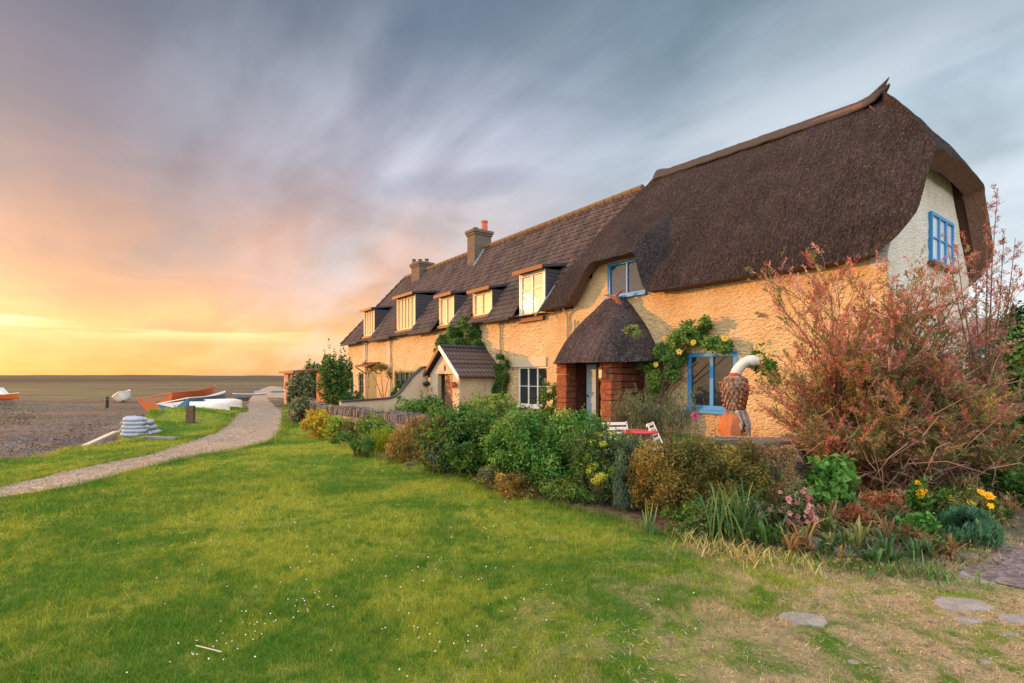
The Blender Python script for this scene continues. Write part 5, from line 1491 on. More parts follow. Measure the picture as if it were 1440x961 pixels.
bushpx('lavender_cushion', 'small green lavender cushion second from the left at the bed edge', 504, 527, 619, 645, G_MID, 1500, .07, .012, seed=11, cat='lavender', group='lavender cushions', up=(0, 0, 1.5))
bushpx('lavender_cushion', 'larger green lavender cushion below the bronze heather', 546, 575, 619, 648, G_BLUE[:2] + G_MID[1:2], 2000, .08, .013, seed=12, cat='lavender', group='lavender cushions', up=(0, 0, 1.5))
bushpx('heather', 'bronze and orange heather in front of the stone wall', 545, 625, 588, 652, G_BRONZE, 5200, .06, .016, seed=13, cat='heather', up=(0, 0, 1.2))
bushpx('garden_shrub', 'green shrub overhanging the wall below the tiled porch', 545, 612, 560, 606, G_MID, 3200, .09, .045, seed=14)
bushpx('garden_shrub', 'leafy green shrub left of the tiled porch door', 583, 642, 556, 604, G_MID, 3000, .10, .05, seed=15)
bushpx('garden_shrub', 'mixed bronze and green shrub left of the great green bush', 585, 662, 565, 668, G_BRONZE[:2] + G_MID, 6500, .065, .03, seed=16)
bushpx('garden_shrub', 'blue green low plant with one orange flower at the bed edge', 600, 640, 620, 668, G_BLUE + G_LIME[:1], 3200, .06, .03, seed=17, flowers=(3, [(.7, .28, .03)]), fl_size=.05)
bushpx('garden_shrub', 'tall dark green shrub left of centre', 618, 722, 568, 674, G_DARK + G_MID[1:2] + [(.11, .17, .03)], 15000, .060, .034, seed=18, nst=22)
bushpx('spurge', 'green spurge with domed lime heads in front of the tiled porch', 640, 764, 553, 652, G_MID + G_LIME[:2], 7500, .075, .024, seed=19, cat='spurge', flowers=(40, [(.14, .22, .02), (.24, .30, .03)]), fl_size=.05, group='lime flowered spurges')
for (x, y, Yd, k) in ((690, 668, 7.6, 1), ):
    bushpx('garden_shrub', 'straggly brown tipped shrub below the tall stone post', 676, 712, 650, 690, G_BRONZE + G_SAGE, 1800, .05, .022, seed=20)
bushpx('garden_shrub', 'great dome of glossy dark green leaves in the middle of the bed', 690, 850, 578, 696, [(.02, .075, .012), (.05, .15, .02), (.09, .21, .035), (.17, .27, .05)], 36000, .048, .026, seed=21, nb_=16, nst=30, depth=.8)
bushpx('spurge', 'spurge with acid yellow heads left of the blue green rosemary', 800, 898, 602, 714, G_SAGE[:2] + G_MID[:2], 6500, .07, .018, seed=22, cat='spurge', group='lime flowered spurges', nblend=.3)
bushpx('rosemary', 'upright blue green rosemary between spurge and bronze shrub', 860, 914, 606, 724, G_BLUE, 6000, .055, .009, seed=23, cat='rosemary', up=(0, 0, 2.0))
bushpx('garden_shrub', 'rounded bronze golden shrub right of the rosemary', 884, 988, 616, 736, [(.07, .08, .02), (.17, .13, .03), (.30, .20, .045)], 15000, .040, .016, seed=24, nb_=14, nst=26)
bushpx('garden_shrub', 'olive and gold shrub left of the slate wall', 955, 1078, 618, 744, [(.05, .075, .015)] + G_BRONZE[:2] + [(.24, .22, .04)], 15000, .042, .017, seed=25, nb_=14, nst=26)
# acid yellow flower heads of the near spurge: small domes on stalks
sp2 = empty('flowering_spurge', G(850, 702), 0, 'cluster of domed acid yellow spurge heads on leafy stalks beside the red table', 'spurge', 'lime flowered spurges')
hd_ = []
for (px, py, Yd, r) in [(842, 612, 6.9, .07), (861, 610, 7.0, .065), (832, 622, 6.8, .07), (848, 624, 6.7, .06), (872, 622, 6.9, .06), (889, 624, 6.9, .06), (900, 622, 7.0, .055), (827, 641, 6.7, .055), (835, 655, 6.6, .07), (829, 662, 6.6, .05), (862, 660, 6.5, .05), (846, 670, 6.4, .085), (838, 676, 6.4, .06), (880, 618, 7.2, .06)]:
    w_ = at(px, py, Yd - .32) - sp2.location; hd_.append((tuple(w_), r))
q = MB()
for (c, r) in hd_: q.tube([(c[0] * .4, c[1] * .4, 0), (c[0] * .9, c[1] * .9, c[2] * .6), c], [.008, .006, .005], 5)
q.build('stem', M_bark, sp2, smooth=True)
for (c, r) in hd_:
    P, N = cloud([(c, (r, r, r * .6))], 130, outer=.7, cut=.1, flat_bottom=False); cc_ = pick([(.18, .23, .02), (.32, .34, .03), (.42, .40, .04)], 130)
    np_mesh('flower_head', leaves(P, N + [0, 0, .6], .026, .020, cc_), 4, M_petal, cc_, sp2)
n = 1500; k = rng.integers(len(hd_), size=n); f = rng.uniform(.1, .97, n); C = np.array([h[0] for h in hd_])[k]
P = np.stack([C[:, 0] * (.4 + .6 * f), C[:, 1] * (.4 + .6 * f), C[:, 2] * f], 1) + rng.normal(scale=.014, size=(n, 3)); N = rng.normal(size=(n, 3)); c = pick(G_SAGE[:2] + G_MID[:1], n)
np_mesh('foliage', leaves(P, N, .085, .014, c), 4, M_leaf, c, sp2)

bushpx('tamarisk_shoots', 'low rosy tamarisk shoots hanging before the slate wall', 1068, 1132, 596, 742, [(.52, .24, .20), (.44, .16, .13), (.24, .18, .07), (.14, .15, .05)], 7000, .035, .009, seed=26, cat='shrub', nblend=.3, cut=.5, clump=4)
bushpx('garden_shrub', 'low green weedy plant filling the gap under the strap leaves', 940, 1010, 706, 756, G_MID + G_SAGE, 2600, .05, .02, seed=27)
bushpx('garden_shrub', 'soft yellow green mound leaning on the stone wall above the lavender', 500, 560, 584, 634, G_MID[1:] + G_LIME[:2], 4200, .06, .028, seed=66)
bushpx('garden_shrub', 'dusky bronze sprays against the stone wall behind the low cushion', 470, 512, 590, 622, G_BRONZE[:2] + G_SAGE[:1], 2200, .06, .02, seed=67, cut=.5)
bushpx('garden_shrub', 'dry bronze and green fringe at the foot of the great dark dome', 700, 760, 668, 704, G_BRONZE + G_MID[:1], 2200, .05, .018, seed=28)
bushpx('garden_shrub', 'low green leaves between the great dark dome and the spurge', 760, 840, 672, 712, G_MID + G_BRONZE[:1], 2600, .05, .022, seed=29)
# plants along the foot of the house wall
bushpx('rosemary', 'grey green rosemary bush beside the red porch wall', 862, 932, 540, 632, G_SAGE, 5200, .075, .013, seed=30, cat='rosemary', up=(0, 0, 2.2), depth=.7)
bushpx('rosemary', 'wider grey green rosemary bush left of the blue window', 905, 982, 548, 632, G_SAGE + G_BLUE[:1], 5200, .075, .013, seed=31, cat='rosemary', up=(0, 0, 2.2), depth=.7)
straps('iris_clump', 'green sword leaves with one pink flower under the blue window', 'iris', G(962, 644) , 90, .62, .30, .022, G_MID, seed=32, droop=.25, group='strap leaved clumps')
straps('iris_clump', 'sword leaves just left of the carved bird', 'iris', G(1000, 650), 90, .55, .34, .02, G_MID, seed=33, droop=.3, group='strap leaved clumps')
pk = at(977, 585, 9.4); q = empty('pink_flower', (pk.x, pk.y, 0), 0, 'single pink flower on a thin stalk below the blue window', 'flower')
MB().tube([(0, 0, 0), (.02, 0, pk.z * .6), (0, 0, pk.z)], .004, 5).build('stalk', M_bark, q); flower_mesh([np.array([0, 0, pk.z])] * 3, [np.array([.1, -.7, .4]), np.array([.6, -.5, .2]), np.array([-.5, -.6, .3])], .07, [(.55, .10, .25)], q)
bushpx('garden_shrub', 'leafy shoots reaching over the white sash window', 756, 792, 537, 600, G_MID + [(.16, .22, .04)], 1500, .10, .05, seed=34, clump=4, cut=.5, depth=.5)

def climber(name, label, specs, n, L, Wd, pal, root_px, off=.28, cat='climber', flowers=(), fsize=.09, seed=0, cut=.45, group='climbers on the house walls', fpal=((.75, .48, .05), (.80, .60, .12)), base=None, stemless=False):
    b = wallpt(root_px[0], root_px[1], off) if base is None else base; b.z = 0
    root = empty(name, b, 0, label, cat, group)
    bl = []
    for (px, py, rx, rz_) in specs:
        p = wallpt(px, py, off) if base is None else at(px, py, base.y); sc = p.y / F
        bl.append((tuple(p - b), (rx * sc * .9, max(.16, rx * sc * .45), rz_ * sc)))
    P, N = cloud(bl, n, outer=.15, cut=cut, clump=4.5, seed=seed, flat_bottom=False)
    N2 = N * .3 + rng.normal(scale=.6, size=N.shape) + np.array([-.4, -.6, .2])
    c = pick(pal, n, P, sc=3.5, seed=seed)
    np_mesh('foliage', leaves(P, N2, L * rng.uniform(.6, 1.3, n), Wd * rng.uniform(.8, 1.2, n), c), 4, M_leaf, c, root)
    q = MB()
    for c_, r_ in bl:
        if stemless: q.tube([bl[0][0], c_], [.01, .005], 5); continue
        m = (c_[0] * .35 + random.uniform(-.1, .1), c_[1] * .35, c_[2] * .55)
        q.tube([(0, 0, 0), m, c_], [.03, .02, .008], 5)
        for _ in range(4):
            e = (c_[0] + random.uniform(-1, 1) * r_[0], c_[1] + random.uniform(-1, 1) * r_[1], c_[2] + random.uniform(-.6, 1.1) * r_[2]); q.tube([c_, e], [.008, .003], 4)
    q.build('stem', M_bark, root, smooth=True)
    for (px, py) in flowers:
        p = (wallpt(px, py, off + .28) if base is None else at(px, py, base.y - .25)) - b
        flower_mesh([np.array(p)] * 2, [np.array([-.3, -.9, .15]), np.array([.1, -.9, -.1])], fsize, fpal, root, petals=7, name='rose')
    return root
climber('climbing_rose', 'climbing rose with big yellow blooms between the thatched porch and the blue window',
        [(975, 468, 22, 18), (1005, 484, 22, 9), (955, 480, 18, 16), (935, 495, 16, 12), (950, 505, 18, 12), (915, 515, 18, 12), (925, 535, 18, 14), (900, 510, 12, 10), (945, 530, 12, 12), (990, 455, 12, 9), (1018, 488, 12, 8), (920, 555, 9, 12)],
        9500, .10, .055, G_MID + [(.16, .24, .04)], (915, 600), flowers=[(934, 476), (955, 495), (1019, 476), (922, 513), (975, 482)], fsize=.075, seed=40, cut=.44)
climber('climbing_rose', 'pale yellow rose behind the neck of the carved bird', [(1070, 498, 12, 14), (1080, 515, 12, 12), (1062, 512, 7, 9), (1090, 530, 10, 12)], 1500, .08, .045, G_MID, (1085, 620), off=1.2,
        flowers=[(1064, 489), (1073, 492), (1081, 500), (1068, 502), (1088, 495)], fsize=.07, seed=41, fpal=((.75, .55, .22), (.80, .65, .36)), stemless=True)
climber('rose_shoot', 'small bright green spray lying on the thatched porch roof', [(888, 464, 12, 6), (893, 470, 9, 5)], 420, .08, .045, [(.10, .16, .03), (.20, .25, .05)], (905, 600), off=1.25, seed=42, stemless=True)
climber('wall_climber', 'dense dark climber spreading over the wall above the tiled porch', [(655, 458, 15, 12), (640, 470, 15, 14), (665, 470, 14, 14), (625, 482, 14, 12), (650, 484, 20, 8), (672, 485, 9, 6), (618, 495, 9, 8)], 8500, .10, .07, G_DARK + [(.10, .17, .03)], (640, 560), seed=43, cut=.38)
climber('wall_climber', 'narrow leafy climber right of the tiled porch', [(703, 512, 9, 14), (705, 530, 11, 14), (702, 548, 11, 12), (712, 520, 6, 14)], 2600, .10, .06, G_DARK + G_BRONZE[:1], (705, 570), seed=44)
climber('wall_climber', 'creeper filling the corner above the ramped garden wall', [(592, 532, 10, 7), (578, 540, 12, 8), (565, 549, 12, 9), (556, 558, 9, 8)], 3800, .09, .06, G_DARK + G_MID[1:], (575, 565), off=.7, seed=45, flowers=[(560, 548), (556, 557)], fsize=.06)
climber('wall_climber', 'thin rose trained over the far green door', [(535, 517, 12, 6), (548, 525, 6, 8), (515, 512, 9, 5)], 900, .09, .06, G_BRONZE + G_MID[:1], (540, 565), off=.4, seed=46)

# near right: leafy, flowering and strap-leaved plants at the bed edge
straps('iris_clump', 'big clump of arching grey green strap leaves at the bed edge', 'iris', G(1030, 758), 210, .72, .42, .020, [(.03, .09, .03), (.08, .17, .05), (.16, .24, .08)], seed=50, droop=.62, seg=7, group='strap leaved clumps', jitter=.11)
straps('iris_clump', 'single sword leaf fan standing alone in the lawn edge', 'iris', G(912, 752), 9, .38, .12, .028, [(.08, .16, .06), (.14, .24, .09)], seed=51, droop=.1, group='strap leaved clumps', jitter=.02)
bushpx('leafy_plant', 'bright green broad leaved plant in front of the tamarisk', 1126, 1196, 642, 728, [(.04, .13, .02), (.075, .20, .03), (.13, .27, .05)], 950, .11, .075, seed=52, cat='plant', group='broad leaved plants', clump=4, depth=.7)
bushpx('leafy_plant', 'small bright green plant low in the bed near the rocks', 1264, 1316, 722, 778, [(.05, .15, .025), (.09, .23, .045), (.16, .32, .08)], 900, .055, .045, seed=53, cat='plant', group='broad leaved plants', depth=.8)
bushpx('pink_valerian', 'loose pink flower heads over the rocks at the bed edge', 1093, 1148, 686, 760, G_SAGE[:2] + G_MID[:1], 1300, .055, .02, seed=54, cat='flowers', flowers=(90, [(.48, .17, .17), (.58, .28, .26), (.40, .12, .13)]), fl_size=.028, group='pink flowering plants')
bushpx('pink_valerian', 'small dusky pink flowers beside the olive shrub', 1052, 1078, 700, 748, G_SAGE[:2], 500, .05, .018, seed=55, cat='flowers', flowers=(34, [(.45, .22, .22), (.52, .30, .28)]), fl_size=.026, group='pink flowering plants')
bushpx('spurge', 'single lime yellow spurge head near the pink flowers', 1066, 1100, 692, 735, G_MID[:2], 500, .05, .016, seed=56, cat='spurge', flowers=(22, G_LIME[1:]), fl_size=.035, group='lime flowered spurges')
bushpx('yellow_poppy', 'yellow poppies on tall stalks left of the grey green mound', 1288, 1330, 672, 752, G_MID, 1500, .07, .024, seed=57, cat='flowers', flowers=(7, [(.85, .42, .01), (.90, .52, .02)]), fl_size=.042, group='yellow poppies', nst=18, cut=.5)
bushpx('yellow_poppy', 'yellow poppies at the top of the grey green mound', 1326, 1392, 676, 758, [(.10, .12, .03), (.20, .20, .05)], 2400, .055, .018, seed=58, cat='flowers', flowers=(7, [(.85, .42, .01), (.90, .52, .02)]), fl_size=.045, group='yellow poppies', nst=18, cut=.46)
bushpx('garden_shrub', 'grey green feathery mound at the right end of the bed', 1328, 1402, 716, 776, [(.035, .11, .06), (.07, .18, .09), (.13, .22, .10)], 6500, .07, .010, seed=59, up=(0, 0, 1.5))
bushpx('leafy_plant', 'rust red feathery low plant in the middle of the bed', 1192, 1262, 694, 755, [(.26, .075, .035), (.40, .13, .06), (.20, .10, .04)], 2600, .055, .012, seed=60, cat='plant', group='broad leaved plants', cut=.5)
bushpx('garden_shrub', 'green hedge plants at the far right behind the slate path', 1392, 1470, 655, 716, G_DARK + G_MID[1:], 7000, .07, .03, seed=61)
bushpx('garden_shrub', 'tall dark shrub at the right edge beyond the tamarisk', 1370, 1500, 462, 690, G_DARK + G_MID[1:] + [(.25, .12, .12)], 12000, .10, .055, seed=62, nb_=18, back=.6)
bushpx('garden_shrub', 'yellow green shrub top glimpsed behind the tamarisk on the right', 1330, 1450, 490, 650, G_MID + G_SAGE, 6000, .11, .06, seed=63, back=.8)
bushpx('garden_tree', 'dark leaved tree behind the neighbouring roof at the right edge', 1418, 1500, 405, 596, G_DARK, 7000, .22, .10, seed=64, cat='tree', nb_=12, cut=.5)
gclumps = [(1090, 790, 'dry golden grass tuft left of the mossy rock', [(.30, .24, .07), (.45, .36, .12), (.12, .20, .04)]), (1128, 800, 'yellowing grass tuft below the pink flowers', [(.25, .26, .06), (.42, .38, .12), (.10, .18, .03)]),
           (1180, 800, 'deep green grass tuft in front of the flat rock', G_MID), (1215, 802, 'dense green grass tuft at the middle of the edge', G_MID), (1252, 806, 'green grass tuft with broad blades', G_MID), (1290, 812, 'broad bladed grass tuft right of the small bright plant', G_MID + [(.30, .30, .12)]),
           (1322, 816, 'grey green grass tuft near the slate path', G_MID + [(.30, .30, .14)]), (1235, 788, 'small dark grass tuft by the pale rock', G_DARK), (1010, 778, 'dry pale grass tuft below the strap leaves', [(.35, .27, .09), (.50, .38, .16), (.14, .18, .04)]),
           (1045, 785, 'straw coloured grass tuft left of the rounded rock', [(.38, .28, .10), (.52, .40, .17)]), (975, 762, 'thin yellowish grass tuft below the olive shrub', [(.22, .22, .06), (.36, .30, .10)]), (938, 770, 'tiny yellow green plant in the lawn', G_LIME[:2])]
for i, (px, py, l, pal) in enumerate(gclumps):
    straps('grass_tuft', l, 'grass tuft', G(px, py), (38 + (px * 7) % 40) if px != 938 else 24, (.13 + .12 * ((px * 13) % 10) / 10) if px != 938 else .12, .20, .009, pal, seed=70 + i, droop=.7, seg=5, group='grass tufts along the bed edge', jitter=.13)

# ------------------------------------------------------------------ tamarisk
def tamarisk():
    base = G(1255, 696); base.y += .1
    root = empty('tamarisk', base, 0, 'large feathery pink and rust tamarisk with bare tangled twigs before the gable', 'tree')
    segs = []; tips = []
    rs = random.Random(5)
    def grow(p, d, L, r, depth):
        pts = [p]; q = p.copy(); dd = d.normalized(); n = 5
        for i in range(n):
            dd = (dd + Vector((rs.uniform(-.20, .20), rs.uniform(-.20, .20), rs.uniform(-.05, .14)))).normalized()
            q = q + dd * L / n
            if q.z < .05: q.z = .05
            pts.append(q.copy())
        segs.append((pts, [r * (1 - .55 * i / n) for i in range(n + 1)], depth))
        if depth >= 3: tips.append((pts, dd)); return
        for k in range(rs.choice((3, 4)) if depth < 2 else rs.choice((3, 4, 5))):
            i = rs.randint(2, n); a = pts[i]; nd = (dd + Vector((rs.uniform(-.8, .8), rs.uniform(-.8, .8), rs.uniform(-.25, .55)))).normalized()
            grow(a, nd, L * rs.uniform(.55, .8), r * .50, depth + 1)
    # limbs aimed through the space the crown fills (offsets from the base, metres)
    aims = [((-1.45, .3, 1.45), 1), ((-1.15, -.2, 2.0), 1), ((-1.0, .5, 1.9), 1), ((-.6, .2, 2.35), 1), ((-.2, .6, 2.2), 1), ((.25, .1, 2.2), 1), ((.75, .5, 2.35), 1), ((1.0, .0, 1.9), 1), ((1.4, .5, 1.9), 1),
            ((-1.35, -.3, .7), 1), ((-1.0, -.6, .9), 1), ((1.5, .2, 1.0), 1), ((1.15, .8, 3.0), 1), ((-.5, -.5, 1.3), 1), ((.5, -.5, 1.2), 1), ((-1.2, -.5, .4), 1), ((-.8, -.7, .45), 1), ((.9, -.6, .6), 1), ((1.5, -.2, .6), 1), ((0, -.7, .7), 1), ((-1.0, .2, 1.4), 1), ((.9, .2, 1.5), 1), ((-1.3, .2, 1.0), 1), ((1.7, .3, 1.4), 1), ((-.8, .3, 2.75), 1), ((.5, .4, 2.9), 1)]
    for (d, k) in aims:
        D_ = Vector(d) * 1.0; L = D_.length
        grow(Vector((rs.uniform(-.25, .25), rs.uniform(-.15, .15), 0)), D_, L * .53, .035, 0)
    for dep, nm in ((0, 'trunk'), (1, 'limb'), (2, 'branch'), (3, 'twig')):
        q = MB()
        for pts, rr_, d in segs:
            if d == dep: q.tube(pts, rr_, 6 if dep < 2 else 4, cap=False)
        q.build(nm, M_bark, root, smooth=True)
    # bare tangled lower twigs
    q = MB()
    for i in range(600):
        a = Vector((rs.gauss(.30, .62), rs.gauss(-.25, .35), abs(rs.gauss(.60, .38)))); d = Vector((rs.uniform(-1, 1), rs.uniform(-.6, .6), rs.uniform(-.7, .8))).normalized()
        L = rs.uniform(.2, .75); b = a + d * L * .5 + Vector((0, 0, rs.uniform(-.05, .09))); c = a + d * L + Vector((0, 0, rs.uniform(-.2, .1)))
        if c.z > .03 and b.z > .03: q.tube([a, b, c], [.006, .005, .002], 4, cap=False)
    q.build('bare_twigs', M_twig, root, smooth=True)
    # feathery sprays
    Ps, Ds, Cs = [], [], []
    pal = np.array([(.39, .115, .085), (.50, .20, .165), (.36, .14, .07), (.26, .20, .07), (.13, .15, .045), (.58, .31, .27), (.36, .24, .14)])
    for pts, dd in tips:
        for k in range(7):
            if rs.random() < (.30 if pts[0].z < 1.3 else .50): continue
            p0 = pts[rs.randint(1, 5)]; d = (dd + Vector((rs.uniform(-.6, .6), rs.uniform(-.6, .6), rs.uniform(-.25, .5)))).normalized(); L = rs.uniform(.16, .36)
            z = (p0.z - .3) / 2.6 + rs.uniform(-.35, .35)
            ci = rs.choice((0, 1, 0, 2, 5, 3, 4)) if z > .60 else rs.choice((2, 3, 4, 4, 0, 1, 6, 3, 4))
            m = 34; f = rng.random(m) ** .8
            C = np.array(p0)[None] + np.array(d)[None] * (f * L)[:, None] + rng.normal(scale=.013, size=(m, 3)) * (1.3 - f)[:, None]
            C[:, 2] -= .05 * f ** 2
            dirn = np.array(d)[None] + rng.normal(scale=.45, size=(m, 3))
            Ps.append(C); Ds.append(dirn); Cs.append(np.clip(pal[ci][None] * rng.uniform(.6, 1.35, (m, 1)) * (1 + rng.normal(scale=.08, size=(m, 3))), .005, .9))
    P = np.concatenate(Ps); Dn = np.concatenate(Ds); C = np.concatenate(Cs); n = len(P)
    N = np.cross(Dn, rng.normal(size=(n, 3)))
    Lf = rng.uniform(.03, .062, n); Dn /= np.linalg.norm(Dn, axis=1, keepdims=True); N /= np.linalg.norm(N, axis=1, keepdims=True); B = np.cross(N, Dn)
    wq = .0055
    V = np.stack([P, P + Dn * Lf[:, None] * .5 + B * wq, P + Dn * Lf[:, None], P + Dn * Lf[:, None] * .5 - B * wq], 1).reshape(-1, 3)
    np_mesh('feathery_foliage', V, 4, M_leaf, C, root)
    print('tamarisk sprays', n)
tamarisk()
# plume against the sky at the right edge, a younger tamarisk
def plume_shrub(base, label, tops, pal, n_side=26, seed=3):
    root = empty('tamarisk', base, 0, label, 'tree'); rs = random.Random(seed); q = MB(); Ps, Ds, Cs = [], [], []
    for tpt in tops:
        t_ = Vector(tpt); m = Vector((t_.x * .35, t_.y * .3, t_.z * .5)); pts = [Vector((0, 0, 0)), m * .6, m, m.lerp(t_, .5) + Vector((rs.uniform(-.04, .04), 0, 0)), t_]
        q.tube(pts, [.022, .017, .012, .007, .003], 5, cap=False)
        for k in range(n_side):
            f = rs.uniform(.30, 1.0); i = min(3, int(f * 4)); p0 = pts[i].lerp(pts[i + 1], f * 4 - i); L = rs.uniform(.10, .30) * (1.3 - f)
            d = Vector((rs.uniform(-1, 1), rs.uniform(-.6, .6), rs.uniform(.35, 1.3))).normalized(); q.tube([p0, p0 + d * L], [.003, .0015], 4, cap=False)
            mm = 24; ff = rng.random(mm) ** .6
            Ps.append(np.array(p0)[None] + np.array(d)[None] * (ff * L * 1.15)[:, None] + rng.normal(scale=.014, size=(mm, 3))); Ds.append(np.array(d)[None] + rng.normal(scale=.5, size=(mm, 3)))
            Cs.append(np.clip(np.array(pal[rs.randrange(len(pal))])[None] * rng.uniform(.6, 1.3, (mm, 1)), .005, .9))
    q.build('stem', M_bark, root, smooth=True)
    P = np.concatenate(Ps); Dn = np.concatenate(Ds); C = np.concatenate(Cs); n = len(P); N = np.cross(Dn, rng.normal(size=(n, 3)))
    Dn /= np.linalg.norm(Dn, axis=1, keepdims=True); N /= np.linalg.norm(N, axis=1, keepdims=True); B = np.cross(N, Dn); Lf = rng.uniform(.02, .045, n)[:, None]
    np_mesh('feathery_foliage', np.stack([P, P + Dn * Lf * .5 + B * .005, P + Dn * Lf, P + Dn * Lf * .5 - B * .005], 1).reshape(-1, 3), 4, M_leaf, C, root)
Yp = 6.9; bp = Vector(((1385 - CX) / F * Yp, Yp, 0))
def rel(px, py, dy=0.0): v = at(px, py, Yp + dy) - bp; return tuple(v)
plume_shrub(bp, 'slender young tamarisk whose pink plumes stand against the sky', [rel(1403, 265), rel(1388, 285, .1), rel(1428, 335), rel(1412, 330, -.1), rel(1372, 360), rel(1425, 400, .2), rel(1345, 350, .2), rel(1330, 330, .1)], [(.30, .13, .13), (.40, .20, .19), (.22, .10, .08)], 30)

# ------------------------------------------------------------------ ground cover, grass, daisies
def scatter_area(poly, n):
    P = np.array(poly); x0, y0 = P.min(0); x1, y1 = P.max(0); out = []
    tot = 0
    while tot < n:
        g = np.stack([rng.uniform(x0, x1, n * 2), rng.uniform(y0, y1, n * 2)], 1); g = g[inside(g, P)]; out.append(g); tot += len(g)
    return np.concatenate(out)[:n]
vis = np.array(gp([(410, 592), (500, 640), (600, 660), (700, 695), (850, 735), (1000, 770), (1120, 798), (1260, 822), (1350, 815), (1500, 760)]) + [Wp(-3.4, -4.5), Wp(-3.0, 0), Wp(-3.2, 12), Wp(-4, 20)])
n = 46000; g = scatter_area(vis, n); dens = fbm(g[:, 0] * 1.4, g[:, 1] * 1.4, 0, 31, 3); g = g[dens > .44]
n = len(g); P = np.stack([g[:, 0], g[:, 1], rng.random(n) ** 2 * .14 + .01], 1); N = rng.normal(scale=.6, size=(n, 3)) + [0, -.2, .8]
c = pick([(.03, .07, .012), (.07, .13, .025), (.14, .18, .04), (.20, .13, .06), (.16, .085, .045)], n, P, sc=1.6, seed=33)
o = np_mesh('ground_cover', leaves(P, N, rng.uniform(.03, .075, n), rng.uniform(.012, .035, n), c), 4, M_leaf, c); tag(o, 'low weeds and fallen leaves covering the soil of the bed', 'ground cover', kind='stuff')

# rank undergrowth between the bigger plants
def undergrowth():
    V, C = [], []
    poly = np.array([tuple(G(a, b).xy) for a, b in [(985, 745), (1040, 768), (1120, 786), (1200, 798), (1260, 806), (1340, 796), (1392, 760), (1460, 700), (1300, 670), (1100, 668), (985, 700)]])
    g = scatter_area(poly, 1500)
    for (x, y) in g:
        nb = rng.integers(5, 14); pal = [[(.05, .11, .02), (.10, .19, .035)], [(.16, .17, .05), (.28, .24, .08)], [(.20, .11, .05), (.33, .19, .09)], [(.04, .09, .03), (.07, .15, .05)]][int(np.clip(fbm(x * 1.6, y * 1.6, 0, 61, 2) * 6 - 1, 0, 3))]
        H = rng.uniform(.05, .24) * (1.0 if rng.random() < .8 else 1.5)
        for _ in range(nb):
            th = rng.uniform(0, 6.28); u = np.array([math.cos(th), math.sin(th), 0]); v = np.array([-u[1], u[0], 0]); r = H * rng.uniform(.2, .9); wd = rng.uniform(.004, .016)
            b0 = np.array([x, y, .01]); m = b0 + u * r * .4 + [0, 0, H * rng.uniform(.5, .8)]; e = b0 + u * r + [0, 0, H * rng.uniform(.4, 1.0)]
            V += [b0 - v * wd * .3, m - v * wd, e, m + v * wd]; a, b = pal; f = rng.random(); C.append(np.array(a) * (1 - f) + np.array(b) * f)
    o = np_mesh('undergrowth', np.array(V), 4, M_leaf, np.array(C)); tag(o, 'rank weeds and grasses filling the near end of the bed', 'undergrowth', kind='stuff')
undergrowth()
def dryness(x, y):
    d = .62 * x - .40 * y
    return np.clip((d + 3.0 * (fbm(x * 2.3, y * 2.3, 0, 41, 3) - .5) + 1.35) / 1.7, 0, 1)
def blades(rings):
    Vs, Cs = [], []
    for (ya, yb, cnt, h, wd) in rings:
        y = ya + (yb - ya) * rng.random(cnt) ** .8; hw = y * 1.06 + .3; x = rng.uniform(-1, 1, cnt) * hw
        g = np.stack([x, y], 1)
        ok = inside(g, lawn_np) & ~inside(g, PATH_NP) & ~inside(g, BED_NP) & ~inside(g, SLATE_NP)
        g = g[ok]; dr = dryness(g[:, 0], g[:, 1]); keep = rng.random(len(g)) > dr * .62; g = g[keep]; dr = dr[keep]
        n = len(g); z = lawn_z(g[:, 0], g[:, 1]) - .004
        th = rng.uniform(0, 2 * np.pi, n); hh = h * rng.uniform(.45, 1.25, n) * (1 - .45 * dr) * (.7 + .7 * fbm(g[:, 0] * 1.1, g[:, 1] * 1.1, 0, 51, 3))
        ln = rng.normal(scale=.55, size=(n, 2)) * hh[:, None]; ww = wd * rng.uniform(.6, 1.3, n)
        bx_, by_ = np.cos(th) * ww / 2, np.sin(th) * ww / 2
        A = np.stack([g[:, 0] - bx_, g[:, 1] - by_, z], 1); B = np.stack([g[:, 0] + bx_, g[:, 1] + by_, z], 1); C = np.stack([g[:, 0] + ln[:, 0], g[:, 1] + ln[:, 1], z + hh], 1)
        Vs.append(np.stack([A, B, C], 1).reshape(-1, 3)); b = rng.uniform(.35, 1.0, (n, 1)) ** 1.0 * 1.75 * np.ones((n, 3)) * (1 + rng.normal(scale=.08, size=(n, 3))); Cs.append(b)
    V = np.concatenate(Vs); C = np.concatenate(Cs)
    print('blades', len(C))
    return np_mesh('grass', V, 3, M_blade, C)
o = blades([(2.3, 3.6, 120000, .030, .0035), (3.4, 5.4, 150000, .032, .0045), (5.2, 8.5, 150000, .036, .007), (8.3, 14, 120000, .045, .011), (14, 30, 90000, .07, .022), (2.3, 4.5, 26000, .055, .0045), (4.5, 9, 30000, .07, .007)])
tag(o, 'short cropped green grass of the lawn, straw coloured near the right corner', 'grass', kind='stuff')
